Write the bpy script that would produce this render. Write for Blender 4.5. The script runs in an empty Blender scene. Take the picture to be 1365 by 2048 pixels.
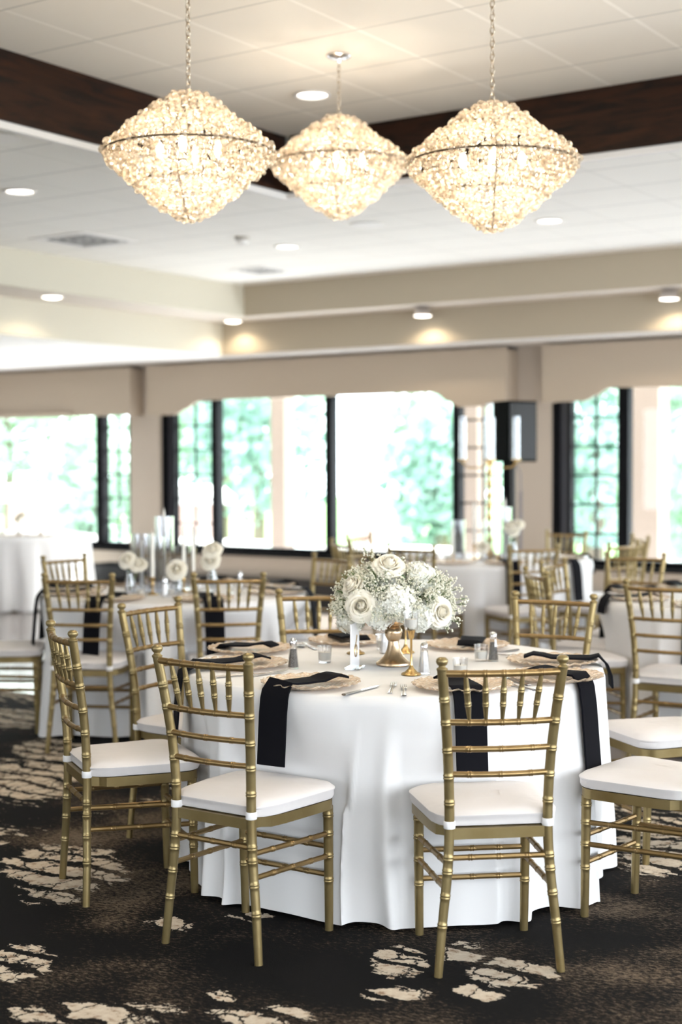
import bpy, math, random
from mathutils import Vector, Matrix
sc = bpy.context.scene
COL = sc.collection
R = math.radians
rnd = random.Random(7)

# ------------------------------------------------------------------ camera
FPX = 2926.0
yaw, pitch, roll = R(33.9), -math.atan(99/FPX), R(-0.2)
F = Vector((-math.sin(yaw)*math.cos(pitch), math.cos(yaw)*math.cos(pitch), math.sin(pitch)))
RT = Vector((math.cos(yaw), math.sin(yaw), 0))
UP = RT.cross(F)
RT2 = RT*math.cos(roll)+UP*math.sin(roll)
UP2 = UP*math.cos(roll)-RT*math.sin(roll)
cam = bpy.data.cameras.new('camera')
cam.sensor_fit = 'VERTICAL'; cam.sensor_height = 36.0
cam.lens = FPX/2048*36
cam.clip_start = .05; cam.clip_end = 300
cam.dof.use_dof = True; cam.dof.focus_distance = 4.75; cam.dof.aperture_fstop = 1.8
camo = bpy.data.objects.new('camera', cam); COL.objects.link(camo)
camo.matrix_world = Matrix(((RT2.x, UP2.x, -F.x, 0), (RT2.y, UP2.y, -F.y, 0), (RT2.z, UP2.z, -F.z, 1.5), (0, 0, 0, 1)))
sc.camera = camo

# ------------------------------------------------------------------ world, light, exposure
WORLD = 7.0
w = bpy.data.worlds.new('sky'); sc.world = w; w.use_nodes = True
nt = w.node_tree; nt.nodes.clear()
bg = nt.nodes.new('ShaderNodeBackground'); wo = nt.nodes.new('ShaderNodeOutputWorld')
bg.inputs[0].default_value = (.85, .93, 1.0, 1); bg.inputs[1].default_value = WORLD
nt.links.new(bg.outputs[0], wo.inputs[0])
sc.view_settings.view_transform = 'Standard'; sc.view_settings.look = 'None'
sc.view_settings.exposure = 0.32; sc.view_settings.gamma = 1.0
sc.view_settings.use_curve_mapping = False
sc.cycles.max_bounces = 10; sc.cycles.diffuse_bounces = 6; sc.cycles.glossy_bounces = 4
sc.cycles.transmission_bounces = 8; sc.cycles.transparent_max_bounces = 24
sc.cycles.sample_clamp_indirect = 8; sc.cycles.caustics_reflective = False; sc.cycles.caustics_refractive = False

def light(name, typ, loc, energy, color, parent=None, rot=(0, 0, 0), **kw):
    l = bpy.data.lights.new(name, typ); l.energy = energy; l.color = color
    for k, v in kw.items(): setattr(l, k, v)
    o = bpy.data.objects.new(name, l); COL.objects.link(o); o.location = loc; o.rotation_euler = rot
    o.parent = parent
    return o
SUN = light('sun', 'SUN', (0, 0, 30), 24.0, (1, .95, .87), rot=(R(-38), R(14), 0), angle=R(1.5))   # high sun on the terrace and trees beyond the windows
# daylight through the windows behind and to the right of the camera
def daylight(name, loc, rot, sx, sy, e, c=(.93, .96, 1)):
    return light(name, 'AREA', loc, e, c, rot=rot, shape='RECTANGLE', size=sx, size_y=sy)
daylight('window_daylight', (3.3, 2.5, 1.65), (0, R(90), 0), 2.1, 9.0, 110)
daylight('window_daylight', (-4.0, -3.8, 1.65), (R(90), 0, 0), 10.0, 2.1, 12)
daylight('window_daylight', (-9.6, 12.62, 1.30), (R(-112), 0, 0), 9.0, 1.4, 190, (1, .98, .95))

# ------------------------------------------------------------------ materials
def M(name, col, rough=.5, metal=0, **kw):
    m = bpy.data.materials.new(name); m.use_nodes = True
    b = m.node_tree.nodes['Principled BSDF']
    b.inputs['Base Color'].default_value = (*col, 1); b.inputs['Roughness'].default_value = rough
    b.inputs['Metallic'].default_value = metal
    for k, v in kw.items(): b.inputs[k].default_value = v
    return m
def nodes(m): return m.node_tree.nodes, m.node_tree.links, m.node_tree.nodes['Principled BSDF']
def N(m, t, **kw):
    n = m.node_tree.nodes.new(t)
    for k, v in kw.items():
        if k in n.inputs: n.inputs[k].default_value = v
        else: setattr(n, k, v)
    return n
def math_(m, op, a, b=None, clamp=False):
    n = m.node_tree.nodes.new('ShaderNodeMath'); n.operation = op; n.use_clamp = clamp
    for i, v in enumerate((a, b)):
        if v is None: continue
        if isinstance(v, (int, float)): n.inputs[i].default_value = v
        else: m.node_tree.links.new(v, n.inputs[i])
    return n.outputs[0]
def ramp(m, fac, stops):
    n = m.node_tree.nodes.new('ShaderNodeValToRGB'); m.node_tree.links.new(fac, n.inputs[0])
    els = n.color_ramp.elements
    while len(els) < len(stops): els.new(.5)
    for e, (p, c) in zip(els, stops): e.position = p; e.color = (*c, 1)
    return n.outputs[0]
def noise_bump(m, scale, dist, strength=.5, detail=3, coord='Object'):
    ns, lk, b = nodes(m)
    tc = N(m, 'ShaderNodeTexCoord'); nz = N(m, 'ShaderNodeTexNoise', Scale=scale, Detail=detail)
    bp = N(m, 'ShaderNodeBump', Strength=strength, Distance=dist)
    lk.new(tc.outputs[coord], nz.inputs['Vector']); lk.new(nz.outputs[0], bp.inputs['Height']); lk.new(bp.outputs[0], b.inputs['Normal'])
    return nz, tc
def vary(m, scale, c1, c2, lo=.35, hi=.65, detail=4):
    ns, lk, b = nodes(m)
    tc = N(m, 'ShaderNodeTexCoord'); nz = N(m, 'ShaderNodeTexNoise', Scale=scale, Detail=detail)
    lk.new(tc.outputs['Object'], nz.inputs['Vector'])
    lk.new(ramp(m, nz.outputs[0], [(lo, c1), (hi, c2)]), b.inputs['Base Color'])

GOLD = M('gold_painted_wood', (.40, .30, .14), .36, .72)
vary(GOLD, 9, (.26, .19, .080), (.32, .245, .115)); noise_bump(GOLD, 60, .0006, .35)
GOLDRAIL = M('gold_painted_rail', (.38, .25, .11), .33, .72)
vary(GOLDRAIL, 9, (.26, .165, .066), (.31, .21, .09)); noise_bump(GOLDRAIL, 60, .0006, .35)
CUSH = M('white_cushion_fabric', (.70, .665, .655), .75); noise_bump(CUSH, 11, .016, .45, 2)
PIPE = M('white_piping', (.80, .78, .77), .7)
STRAP = M('white_strap', (.85, .84, .84), .7)
CLOTH = M('white_tablecloth', (.80, .79, .79), .72); noise_bump(CLOTH, 2.2, .02, .25, 3)
BLACK = M('black_napkin_cloth', (.005, .005, .0075), .85); noise_bump(BLACK, 25, .003, .3, 2)
BLACK.node_tree.nodes['Principled BSDF'].inputs['Specular IOR Level'].default_value = .10
WALL = M('beige_wall_paint', (.46, .395, .33), .85); noise_bump(WALL, 120, .0005, .2)
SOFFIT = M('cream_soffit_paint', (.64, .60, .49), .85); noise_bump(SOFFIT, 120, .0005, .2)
SOFFB = M('soffit_back_tone', (.45, .385, .29), .85); noise_bump(SOFFB, 120, .0005, .2)  # darker tone for the back faces of the same tray step
WHITE = M('white_paint', (.80, .78, .75), .7)
VAL = M('valance_fabric', (.44, .365, .285), .9); noise_bump(VAL, 200, .0006, .3)
FRAME = M('black_window_frame', (.005, .0055, .007), .7, **{'Specular IOR Level': .08})
FRAME2 = M('charcoal_window_recess', (.05, .05, .06), .4)
DARKB = M('dark_base_cabinet', (.012, .009, .008), .5)
BEAMW = M('dark_stained_wood', (.03, .013, .006), .42)
def wood(m, c1, c2, axis):
    ns, lk, b = nodes(m)
    tc = N(m, 'ShaderNodeTexCoord'); mp = N(m, 'ShaderNodeMapping')
    mp.inputs['Scale'].default_value = (1.2, 1.2, 9)
    nz = N(m, 'ShaderNodeTexNoise', Scale=2.2, Detail=8, Roughness=.65, Distortion=.6)
    lk.new(tc.outputs['Object'], mp.inputs[0]); lk.new(mp.outputs[0], nz.inputs['Vector'])
    lk.new(ramp(m, nz.outputs[0], [(.38, c1), (.68, c2)]), b.inputs['Base Color'])
wood(BEAMW, (.006, .0025, .0013), (.036, .012, .004), 0); BEAMW.node_tree.nodes['Principled BSDF'].inputs['Specular IOR Level'].default_value = .2
BRASS = M('brass', (.62, .43, .19), .25, 1); BRASS2 = M('champagne_gold', (.62, .46, .30), .27, 1)
noise_bump(BRASS2, 14, .002, .2)
CHROME = M('polished_steel', (.75, .74, .75), .16, 1)
DULL = M('brushed_nickel_chain', (.45, .38, .29), .35, 1)
WAX = M('white_wax', (.86, .84, .78), .5); WAX.node_tree.nodes['Principled BSDF'].inputs['Subsurface Weight'].default_value = .0
SALT = M('salt', (.84, .84, .86), .6); PEPPER = M('pepper', (.2, .19, .18), .9)
vary(PEPPER, 900, (.03, .03, .03), (.34, .32, .30), .46, .62)
SPK = M('black_speaker', (.004, .005, .005), .9, **{'Specular IOR Level': .03}); SPKG = M('black_grille', (.006, .006, .007), .5)
BRICK = M('red_brick', (.45, .32, .27), .8); STONEW = M('pale_cast_stone', (.75, .72, .68), .7)
COLUMN = M('shaded_beige_stucco', (.24, .185, .15), .85)  # beige darkened: the missing porch roof's shade is put into the colour
UMB = M('cream_umbrella_canvas', (.8, .74, .68), .8)
TERR = M('pale_terrace_paving', (.60, .62, .68), .6)
LAWN = M('lawn', (.16, .3, .1), .9)
def glass(name, col=(1, 1, 1), refl=.12, tint=.96, rough=.02):
    m = bpy.data.materials.new(name); m.use_nodes = True; ns = m.node_tree.nodes; lk = m.node_tree.links
    ns.clear(); o = ns.new('ShaderNodeOutputMaterial'); mx = ns.new('ShaderNodeMixShader')
    t = ns.new('ShaderNodeBsdfTransparent'); g = ns.new('ShaderNodeBsdfGlossy')
    t.inputs[0].default_value = (col[0]*tint, col[1]*tint, col[2]*tint, 1); g.inputs['Roughness'].default_value = rough
    lw = ns.new('ShaderNodeLayerWeight'); lw.inputs[0].default_value = .35
    mp = ns.new('ShaderNodeMapRange'); mp.inputs['To Min'].default_value = refl*.4; mp.inputs['To Max'].default_value = min(1, refl*5)
    lk.new(lw.outputs['Facing'], mp.inputs[0]); lk.new(mp.outputs[0], mx.inputs[0])
    lk.new(t.outputs[0], mx.inputs[1]); lk.new(g.outputs[0], mx.inputs[2]); lk.new(mx.outputs[0], o.inputs[0])
    return m
GLASS = glass('clear_glass'); PANE = glass('window_glass', (.97, 1, 1), .03, .97, 0)
VGLASS = glass('clear_vase_glass', (.97, .98, 1), .16, .94)
# gold pressed-glass charger
CHARGER = M('gold_pressed_glass', (.95, .8, .62), .2, .25)
def charger_mat():
    m = CHARGER; ns, lk, b = nodes(m)
    tc = N(m, 'ShaderNodeTexCoord'); v = N(m, 'ShaderNodeTexVoronoi', Scale=85)
    bp = N(m, 'ShaderNodeBump', Strength=.9, Distance=.006)
    lk.new(tc.outputs['Object'], v.inputs['Vector']); lk.new(v.outputs['Distance'], bp.inputs['Height']); lk.new(bp.outputs[0], b.inputs['Normal'])
    lk.new(ramp(m, v.outputs['Distance'], [(.1, (1.0, .90, .76)), (.6, (.86, .66, .47))]), b.inputs['Base Color'])
    tr = N(m, 'ShaderNodeBsdfTransparent'); mx = N(m, 'ShaderNodeMixShader'); mx.inputs[0].default_value = .35
    out = [n for n in ns if n.type == 'OUTPUT_MATERIAL'][0]
    lk.new(b.outputs[0], mx.inputs[1]); lk.new(tr.outputs[0], mx.inputs[2]); lk.new(mx.outputs[0], out.inputs[0])
charger_mat()
# crystal bead: lets the bulbs inside shine through
def bead_mat():
    m = bpy.data.materials.new('amber_crystal'); m.use_nodes = True; ns = m.node_tree.nodes; lk = m.node_tree.links
    ns.clear(); o = ns.new('ShaderNodeOutputMaterial')
    tl = ns.new('ShaderNodeBsdfTranslucent'); gl = ns.new('ShaderNodeBsdfGlossy'); tr = ns.new('ShaderNodeBsdfTransparent')
    df = ns.new('ShaderNodeBsdfDiffuse')
    tl.inputs[0].default_value = (.80, .70, .56, 1); df.inputs[0].default_value = (.70, .62, .50, 1)
    gl.inputs[0].default_value = (1, .96, .90, 1); gl.inputs['Roughness'].default_value = .12
    tr.inputs[0].default_value = (1, .94, .84, 1)
    a = ns.new('ShaderNodeMixShader'); b = ns.new('ShaderNodeMixShader'); c = ns.new('ShaderNodeMixShader')
    ge = ns.new('ShaderNodeNewGeometry'); cr = ns.new('ShaderNodeValToRGB'); lk.new(ge.outputs['Random Per Island'], cr.inputs[0])
    e_ = cr.color_ramp.elements; e_[0].color = (.34, .28, .22, 1); e_[1].color = (.84, .79, .72, 1); e_[1].position = .9
    lk.new(cr.outputs[0], tl.inputs[0]); lk.new(cr.outputs[0], df.inputs[0])
    a.inputs[0].default_value = .35; lk.new(tl.outputs[0], a.inputs[1]); lk.new(df.outputs[0], a.inputs[2])
    lw = ns.new('ShaderNodeLayerWeight'); lw.inputs[0].default_value = .3
    b.inputs[0].default_value = .3; lk.new(lw.outputs['Facing'], b.inputs[0]); lk.new(a.outputs[0], b.inputs[1]); lk.new(gl.outputs[0], b.inputs[2])
    c.inputs[0].default_value = .52; lk.new(b.outputs[0], c.inputs[1]); lk.new(tr.outputs[0], c.inputs[2])
    lk.new(c.outputs[0], o.inputs[0]); return m
BEAD = bead_mat()
def emit(name, col, s):
    m = M(name, (0, 0, 0), .5); b = m.node_tree.nodes['Principled BSDF']
    b.inputs['Emission Color'].default_value = (*col, 1); b.inputs['Emission Strength'].default_value = s; return m
LAMP = emit('lit_lamp', (1, .93, .82), 6); LAMPDIM = emit('faint_lamp', (1, .98, .95), .7); BULB = emit('lit_bulb', (1, .88, .68), 18)
PETAL = M('ivory_petal', (.90, .86, .76), .6); PETAL.node_tree.nodes['Principled BSDF'].inputs['Sheen Weight'].default_value = .2
PETALW = M('white_petal', (.86, .86, .80), .6); GYP = M('gypsophila_blossom', (.82, .80, .68), .6)
STEM = M('green_stem', (.10, .17, .05), .6); LEAF = M('green_leaf', (.05, .14, .04), .5)
for m_ in (PETAL, PETALW, GYP):
    ns, lk, b = nodes(m_); tl = N(m_, 'ShaderNodeBsdfTranslucent'); tl.inputs[0].default_value = b.inputs['Base Color'].default_value
    mx = N(m_, 'ShaderNodeMixShader'); mx.inputs[0].default_value = .16; out = [n for n in ns if n.type == 'OUTPUT_MATERIAL'][0]
    lk.new(b.outputs[0], mx.inputs[1]); lk.new(tl.outputs[0], mx.inputs[2]); lk.new(mx.outputs[0], out.inputs[0])
def foliage_mat(name, c1, c2, c3):
    m = M(name, c1, .8); ns, lk, b = nodes(m)
    tc = N(m, 'ShaderNodeTexCoord'); nz = N(m, 'ShaderNodeTexNoise', Scale=2.2, Detail=4)
    lk.new(tc.outputs['Object'], nz.inputs['Vector'])
    lk.new(ramp(m, nz.outputs[0], [(.35, c1), (.5, c2), (.68, c3)]), b.inputs['Base Color'])
    tl = N(m, 'ShaderNodeBsdfTranslucent'); tl.inputs[0].default_value = (*c3, 1)
    mx = N(m, 'ShaderNodeMixShader'); mx.inputs[0].default_value = .35; out = [n for n in ns if n.type == 'OUTPUT_MATERIAL'][0]
    lk.new(b.outputs[0], mx.inputs[1]); lk.new(tl.outputs[0], mx.inputs[2]); lk.new(mx.outputs[0], out.inputs[0])
    return m
TREE = foliage_mat('tree_foliage', (.24, .40, .26), (.46, .62, .48), (.74, .82, .72))  # greens paled: outdoor overexposure and glare put into the leaf colours
TREE2 = foliage_mat('blue_green_foliage', (.20, .33, .27), (.36, .52, .45), (.62, .75, .67))  # paled for the same outdoor glare
BARK = M('bark', (.2, .15, .11), .9)

def tile_mat(name, base, line, ox, oy, px, py, wx=.012, wy=.010, line2=None):
    m = M(name, base, .85); ns, lk, b = nodes(m)
    g = N(m, 'ShaderNodeNewGeometry'); s = N(m, 'ShaderNodeSeparateXYZ'); lk.new(g.outputs['Position'], s.inputs[0])
    def dist(out, o, p):
        a = math_(m, 'DIVIDE', math_(m, 'SUBTRACT', out, o), p)
        fr = math_(m, 'FRACT', a); d = math_(m, 'MINIMUM', fr, math_(m, 'SUBTRACT', 1.0, fr)); return math_(m, 'MULTIPLY', d, p)
    dx = dist(s.outputs[0], ox, px); dy = dist(s.outputs[1], oy, py)
    lx = math_(m, 'LESS_THAN', dx, wx); ly = math_(m, 'LESS_THAN', dy, wy)
    nz = N(m, 'ShaderNodeTexNoise', Scale=1.1, Detail=5); lk.new(g.outputs['Position'], nz.inputs['Vector'])
    c0 = ramp(m, nz.outputs[0], [(.3, tuple(v*.96 for v in base)), (.7, base)])
    m1 = N(m, 'ShaderNodeMix', data_type='RGBA'); lk.new(lx, m1.inputs[0]); lk.new(c0, m1.inputs[6]); m1.inputs[7].default_value = (*line, 1)
    m2 = N(m, 'ShaderNodeMix', data_type='RGBA'); lk.new(ly, m2.inputs[0]); lk.new(m1.outputs[2], m2.inputs[6]); m2.inputs[7].default_value = (*(line2 or line), 1)
    lk.new(m2.outputs[2], b.inputs['Base Color'])
    bp = N(m, 'ShaderNodeBump', Strength=.4, Distance=.004)
    lk.new(math_(m, 'MAXIMUM', lx, ly), bp.inputs['Height']); lk.new(bp.outputs[0], b.inputs['Normal'])
    return m
TILE_IN = tile_mat('coffer_ceiling_tile', (.84, .775, .67), (.92, .86, .76), -5.08, 4.79, .586, .5905, .011, .007, (.58, .54, .46))  # tile tone warmed: the chandeliers' glow is put into the colour
TILE_OUT = tile_mat('main_ceiling_tile', (.84, .82, .77), (.74, .72, .67), -5.99, 5.71, .586, .588, .007, .008, (.58, .57, .54))

def carpet_mat():
    m = M('black_and_cream_carpet', (.01, .01, .01), .95); ns, lk, b = nodes(m)
    b.inputs['Specular IOR Level'].default_value = .15
    g = N(m, 'ShaderNodeNewGeometry'); P = g.outputs['Position']
    # ragged edge: domain warp
    w1 = N(m, 'ShaderNodeTexNoise', Scale=7, Detail=6, Roughness=.7); lk.new(P, w1.inputs['Vector'])
    v1 = N(m, 'ShaderNodeVectorMath', operation='SUBTRACT'); lk.new(w1.outputs['Color'], v1.inputs[0]); v1.inputs[1].default_value = (.5, .5, .5)
    v2 = N(m, 'ShaderNodeVectorMath', operation='SCALE'); lk.new(v1.outputs[0], v2.inputs[0]); v2.inputs['Scale'].default_value = .16
    v3 = N(m, 'ShaderNodeVectorMath', operation='ADD'); lk.new(P, v3.inputs[0]); lk.new(v2.outputs[0], v3.inputs[1])
    sx = N(m, 'ShaderNodeSeparateXYZ'); lk.new(v3.outputs[0], sx.inputs[0])
    X, Y = sx.outputs[0], sx.outputs[1]
    E = [(-3.86, 3.896, 0.195, 0.127, -0.229, 0.232), (-3.635, 3.595, 0.094, 0.062, -0.064, 0.064), (-3.09, 3.605, 0.075, 0.049, -0.048, 0.056),
         (-3.247, 3.063, 0.107, 0.07, -0.119, 0.113), (-2.754, 2.908, 0.194, 0.128, -0.062, 0.066), (-2.367, 3.142, 0.125, 0.082, -0.04, 0.053),
         (-2.555, 3.183, 0.029, 0.019, -0.019, 0.024), (-2.279, 3.699, 0.069, 0.045, -0.076, 0.124), (-2.166, 3.881, 0.07, 0.046, -0.046, 0.082),
         (-2.154, 3.47, 0.088, 0.058, -0.029, 0.047), (-1.952, 3.811, 0.11, 0.073, -0.052, 0.101), (-1.96, 3.612, 0.071, 0.047, -0.034, 0.063),
         (-2.118, 5.415, 0.16, 0.11, -0.165, 0.422), (-2.93, 3.811, 0.062, 0.041, -0.03, 0.039), (-4.937, 4.731, 0.193, 0.126, -0.141, 0.135),
         (-5.24, 5.056, 0.186, 0.12, -0.105, 0.102), (-5.497, 5.484, .2, .12, -.2, .2), (-6.3, 6.1, .45, .3, -.23, .25)]
    tot = None
    for (cx, cy, ax, ay, bx, by) in E:
        det = ax*by-ay*bx
        dx = math_(m, 'SUBTRACT', X, cx); dy = math_(m, 'SUBTRACT', Y, cy)
        p = math_(m, 'ADD', math_(m, 'MULTIPLY', dx, by/det), math_(m, 'MULTIPLY', dy, -bx/det))
        q = math_(m, 'ADD', math_(m, 'MULTIPLY', dx, -ay/det), math_(m, 'MULTIPLY', dy, ax/det))
        d = math_(m, 'ADD', math_(m, 'MULTIPLY', p, p), math_(m, 'MULTIPLY', q, q))
        ins = math_(m, 'SUBTRACT', 1.15, d)
        tot = ins if tot is None else math_(m, 'MAXIMUM', tot, ins)
    # the same motif elsewhere on the floor
    sep = N(m, 'ShaderNodeSeparateXYZ'); lk.new(P, sep.inputs[0])
    far = math_(m, 'MAXIMUM', math_(m, 'GREATER_THAN', sep.outputs[1], 5.2), math_(m, 'LESS_THAN', sep.outputs[0], -4.3))
    vo = N(m, 'ShaderNodeTexVoronoi', Scale=1.1); lk.new(v3.outputs[0], vo.inputs['Vector'])
    blob = math_(m, 'SUBTRACT', math_(m, 'MULTIPLY', math_(m, 'SUBTRACT', .55, vo.outputs['Distance']), 2.2), math_(m, 'MULTIPLY', math_(m, 'SUBTRACT', 1.0, far), 9))
    tot = math_(m, 'MAXIMUM', tot, blob)
    mpf = N(m, 'ShaderNodeMapping'); mpf.inputs['Rotation'].default_value = (0, 0, R(-34)); mpf.inputs['Scale'].default_value = (1, 2.6, 1); lk.new(P, mpf.inputs[0])
    fr = N(m, 'ShaderNodeTexNoise', Scale=9, Detail=9, Roughness=.72); lk.new(mpf.outputs[0], fr.inputs['Vector'])
    tot = math_(m, 'GREATER_THAN', math_(m, 'ADD', tot, math_(m, 'MULTIPLY', math_(m, 'SUBTRACT', fr.outputs[0], .5), 3.2)), .22)
    # dark veins and cracks across the motifs
    vs = N(m, 'ShaderNodeTexVoronoi', Scale=8, feature='DISTANCE_TO_EDGE'); mpv = N(m, 'ShaderNodeMapping'); mpv.inputs['Scale'].default_value = (1, .55, 1); mpv.inputs['Rotation'].default_value = (0, 0, R(30))
    lk.new(v3.outputs[0], mpv.inputs[0]); lk.new(mpv.outputs[0], vs.inputs['Vector'])
    vein = math_(m, 'GREATER_THAN', vs.outputs['Distance'], .028)
    wv = N(m, 'ShaderNodeTexWave', Scale=2.4, Distortion=5, Detail=2); wv.wave_type = 'RINGS'
    lk.new(v3.outputs[0], wv.inputs['Vector']); wvm = math_(m, 'GREATER_THAN', wv.outputs[1], .22)
    mask = math_(m, 'MULTIPLY', math_(m, 'MULTIPLY', tot, vein), wvm)
    # abraded brown threads on black
    mp = N(m, 'ShaderNodeMapping'); mp.inputs['Scale'].default_value = (12, 24, 1); mp.inputs['Rotation'].default_value = (0, 0, R(-34)); lk.new(P, mp.inputs[0])
    th = N(m, 'ShaderNodeTexNoise', Scale=3.6, Detail=10, Roughness=.85); lk.new(mp.outputs[0], th.inputs['Vector'])
    pt = N(m, 'ShaderNodeTexNoise', Scale=1.6, Detail=3); lk.new(P, pt.inputs['Vector'])
    thr = math_(m, 'ADD', math_(m, 'MULTIPLY', pt.outputs[0], .55), math_(m, 'MULTIPLY', th.outputs[0], .75))
    basec = ramp(m, thr, [(.665, (.0035, .003, .003)), (.70, (.022, .015, .010)), (.765, (.17, .125, .085))])
    fine = N(m, 'ShaderNodeTexNoise', Scale=28, Detail=6, Roughness=.7); lk.new(P, fine.inputs['Vector'])
    crm = ramp(m, fine.outputs[0], [(.36, (.30, .20, .13)), (.46, (.58, .48, .37)), (.7, (.70, .62, .50))])
    mx = N(m, 'ShaderNodeMix', data_type='RGBA'); lk.new(mask, mx.inputs[0]); lk.new(basec, mx.inputs[6]); lk.new(crm, mx.inputs[7])
    lk.new(mx.outputs[2], b.inputs['Base Color'])
    pile = N(m, 'ShaderNodeTexNoise', Scale=420, Detail=2); lk.new(P, pile.inputs['Vector'])
    hh = math_(m, 'ADD', pile.outputs[0], math_(m, 'MULTIPLY', mask, .8))
    bp = N(m, 'ShaderNodeBump', Strength=.6, Distance=.004); lk.new(hh, bp.inputs['Height']); lk.new(bp.outputs[0], b.inputs['Normal'])
    return m
CARPET = carpet_mat()
HARD = M('glossy_grey_wood_floor', (.26, .22, .20), .16); noise_bump(HARD, 8, .0006, .15)

# ------------------------------------------------------------------ mesh helpers
class MB:
    def __init__(s): s.v = []; s.f = []
    def add(s, vs, fs):
        n = len(s.v); s.v += [tuple(v) for v in vs]; s.f += [tuple(i+n for i in f) for f in fs]; return s
    def box(s, x0, x1, y0, y1, z0, z1):
        return s.add([(x0, y0, z0), (x1, y0, z0), (x1, y1, z0), (x0, y1, z0), (x0, y0, z1), (x1, y0, z1), (x1, y1, z1), (x0, y1, z1)],
                     [(0, 3, 2, 1), (4, 5, 6, 7), (0, 1, 5, 4), (1, 2, 6, 5), (2, 3, 7, 6), (3, 0, 4, 7)])
    def obox(s, c, ax, ay, az):      # oriented box from half vectors
        c = Vector(c); vs = []
        for k in (-1, 1):
            for i, j in ((-1, -1), (1, -1), (1, 1), (-1, 1)): vs.append(c+ax*i+ay*j+az*k)
        return s.add(vs, [(0, 3, 2, 1), (4, 5, 6, 7), (0, 1, 5, 4), (1, 2, 6, 5), (2, 3, 7, 6), (3, 0, 4, 7)])
    def tube(s, pts, rad, n=10, cap=True, scl=(1, 1)):
        pts = [Vector(p) for p in pts]
        if isinstance(rad, (int, float)): rad = [rad]*len(pts)
        u = None; vs = []; fs = []
        for i, p in enumerate(pts):
            t = (pts[min(i+1, len(pts)-1)]-pts[max(i-1, 0)]).normalized()
            if u is None: u = t.cross(Vector((0, 0, 1))).normalized() if abs(t.z) < .9 else (Vector((1, 0, 0))-t*t.x).normalized()
            else: u = (u-t*u.dot(t)).normalized()
            v = t.cross(u)
            for k in range(n):
                a = 2*math.pi*k/n; vs.append(p+(u*math.cos(a)*scl[0]+v*math.sin(a)*scl[1])*rad[i])
        for i in range(len(pts)-1):
            for k in range(n):
                k2 = (k+1) % n; fs.append((i*n+k, i*n+k2, (i+1)*n+k2, (i+1)*n+k))
        if cap:
            fs.append(tuple(range(n-1, -1, -1))); fs.append(tuple((len(pts)-1)*n+k for k in range(n)))
        return s.add(vs, fs)
    def lathe(s, prof, n=32, c=(0, 0, 0), cap=True, wav=None):
        vs = []; fs = []
        for j, (r, z) in enumerate(prof):
            for k in range(n):
                a = 2*math.pi*k/n; rr = r*(1+(wav(a, j) if wav else 0))
                vs.append((c[0]+rr*math.cos(a), c[1]+rr*math.sin(a), c[2]+z))
        for j in range(len(prof)-1):
            for k in range(n):
                k2 = (k+1) % n; fs.append((j*n+k, j*n+k2, (j+1)*n+k2, (j+1)*n+k))
        if cap:
            fs.append(tuple(range(n-1, -1, -1))); fs.append(tuple((len(prof)-1)*n+k for k in range(n)))
        return s.add(vs, fs)
    def prism(s, poly, axis, a, b):  # extrude a 2D polygon along an axis
        def P(u, v, t): return {'x': (t, u, v), 'y': (u, t, v), 'z': (u, v, t)}[axis]
        n = len(poly); vs = [P(u, v, a) for u, v in poly]+[P(u, v, b) for u, v in poly]
        fs = [tuple(range(n-1, -1, -1)), tuple(range(n, 2*n))]+[(i, (i+1) % n, n+(i+1) % n, n+i) for i in range(n)]
        return s.add(vs, fs)
    def mesh(s, name, smooth=True, angle=40):
        me = bpy.data.meshes.new(name); me.from_pydata(s.v, [], s.f); me.update(); me.validate()
        if smooth:
            me.polygons.foreach_set('use_smooth', [True]*len(me.polygons))
            try: me.set_sharp_from_angle(angle=R(angle))
            except Exception: pass
        return me
_T = (1+5**.5)/2
ICO_V = [Vector(p).normalized() for p in [(-1, _T, 0), (1, _T, 0), (-1, -_T, 0), (1, -_T, 0), (0, -1, _T), (0, 1, _T), (0, -1, -_T), (0, 1, -_T), (_T, 0, -1), (_T, 0, 1), (-_T, 0, -1), (-_T, 0, 1)]]
ICO_F = [(0, 11, 5), (0, 5, 1), (0, 1, 7), (0, 7, 10), (0, 10, 11), (1, 5, 9), (5, 11, 4), (11, 10, 2), (10, 7, 6), (7, 1, 8), (3, 9, 4), (3, 4, 2), (3, 2, 6), (3, 6, 8), (3, 8, 9), (4, 9, 5), (2, 4, 11), (6, 2, 10), (8, 6, 7), (9, 8, 1)]
def subdiv(V, Fc):
    V = list(V); cache = {}; out = []
    def mid(a, b):
        k = (min(a, b), max(a, b))
        if k not in cache: V.append((V[a]+V[b]).normalized()); cache[k] = len(V)-1
        return cache[k]
    for a, b, c in Fc:
        x, y, z = mid(a, b), mid(b, c), mid(c, a); out += [(a, x, z), (b, y, x), (c, z, y), (x, y, z)]
    return V, out
ICO2 = subdiv(ICO_V, ICO_F)
ICO3 = subdiv(*ICO2)
def obj(name, mesh, mat=None, parent=None, loc=(0, 0, 0), rotz=0, smooth=True, angle=40):
    if isinstance(mesh, MB): mesh = mesh.mesh(name, smooth, angle)
    if mat is not None and not mesh.materials: mesh.materials.append(mat)
    o = bpy.data.objects.new(name, mesh); COL.objects.link(o); o.location = loc; o.rotation_euler = (0, 0, rotz); o.parent = parent
    return o
def tag(o, label, cat, group=None, kind=None):
    if label: o['label'] = label
    if cat: o['category'] = cat
    if group: o['group'] = group
    if kind: o['kind'] = kind
    return o
def thing(name, label, cat, loc=(0, 0, 0), rotz=0, group=None):
    o = bpy.data.objects.new(name, None); COL.objects.link(o); o.location = loc; o.rotation_euler = (0, 0, rotz)
    o.empty_display_size = .1
    return tag(o, label, cat, group)
def struct(name, mb, mat, parent=None, smooth=False):
    o = obj(name, mb, mat, parent, smooth=smooth)
    if parent is None: o['kind'] = 'structure'
    return o
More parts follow.
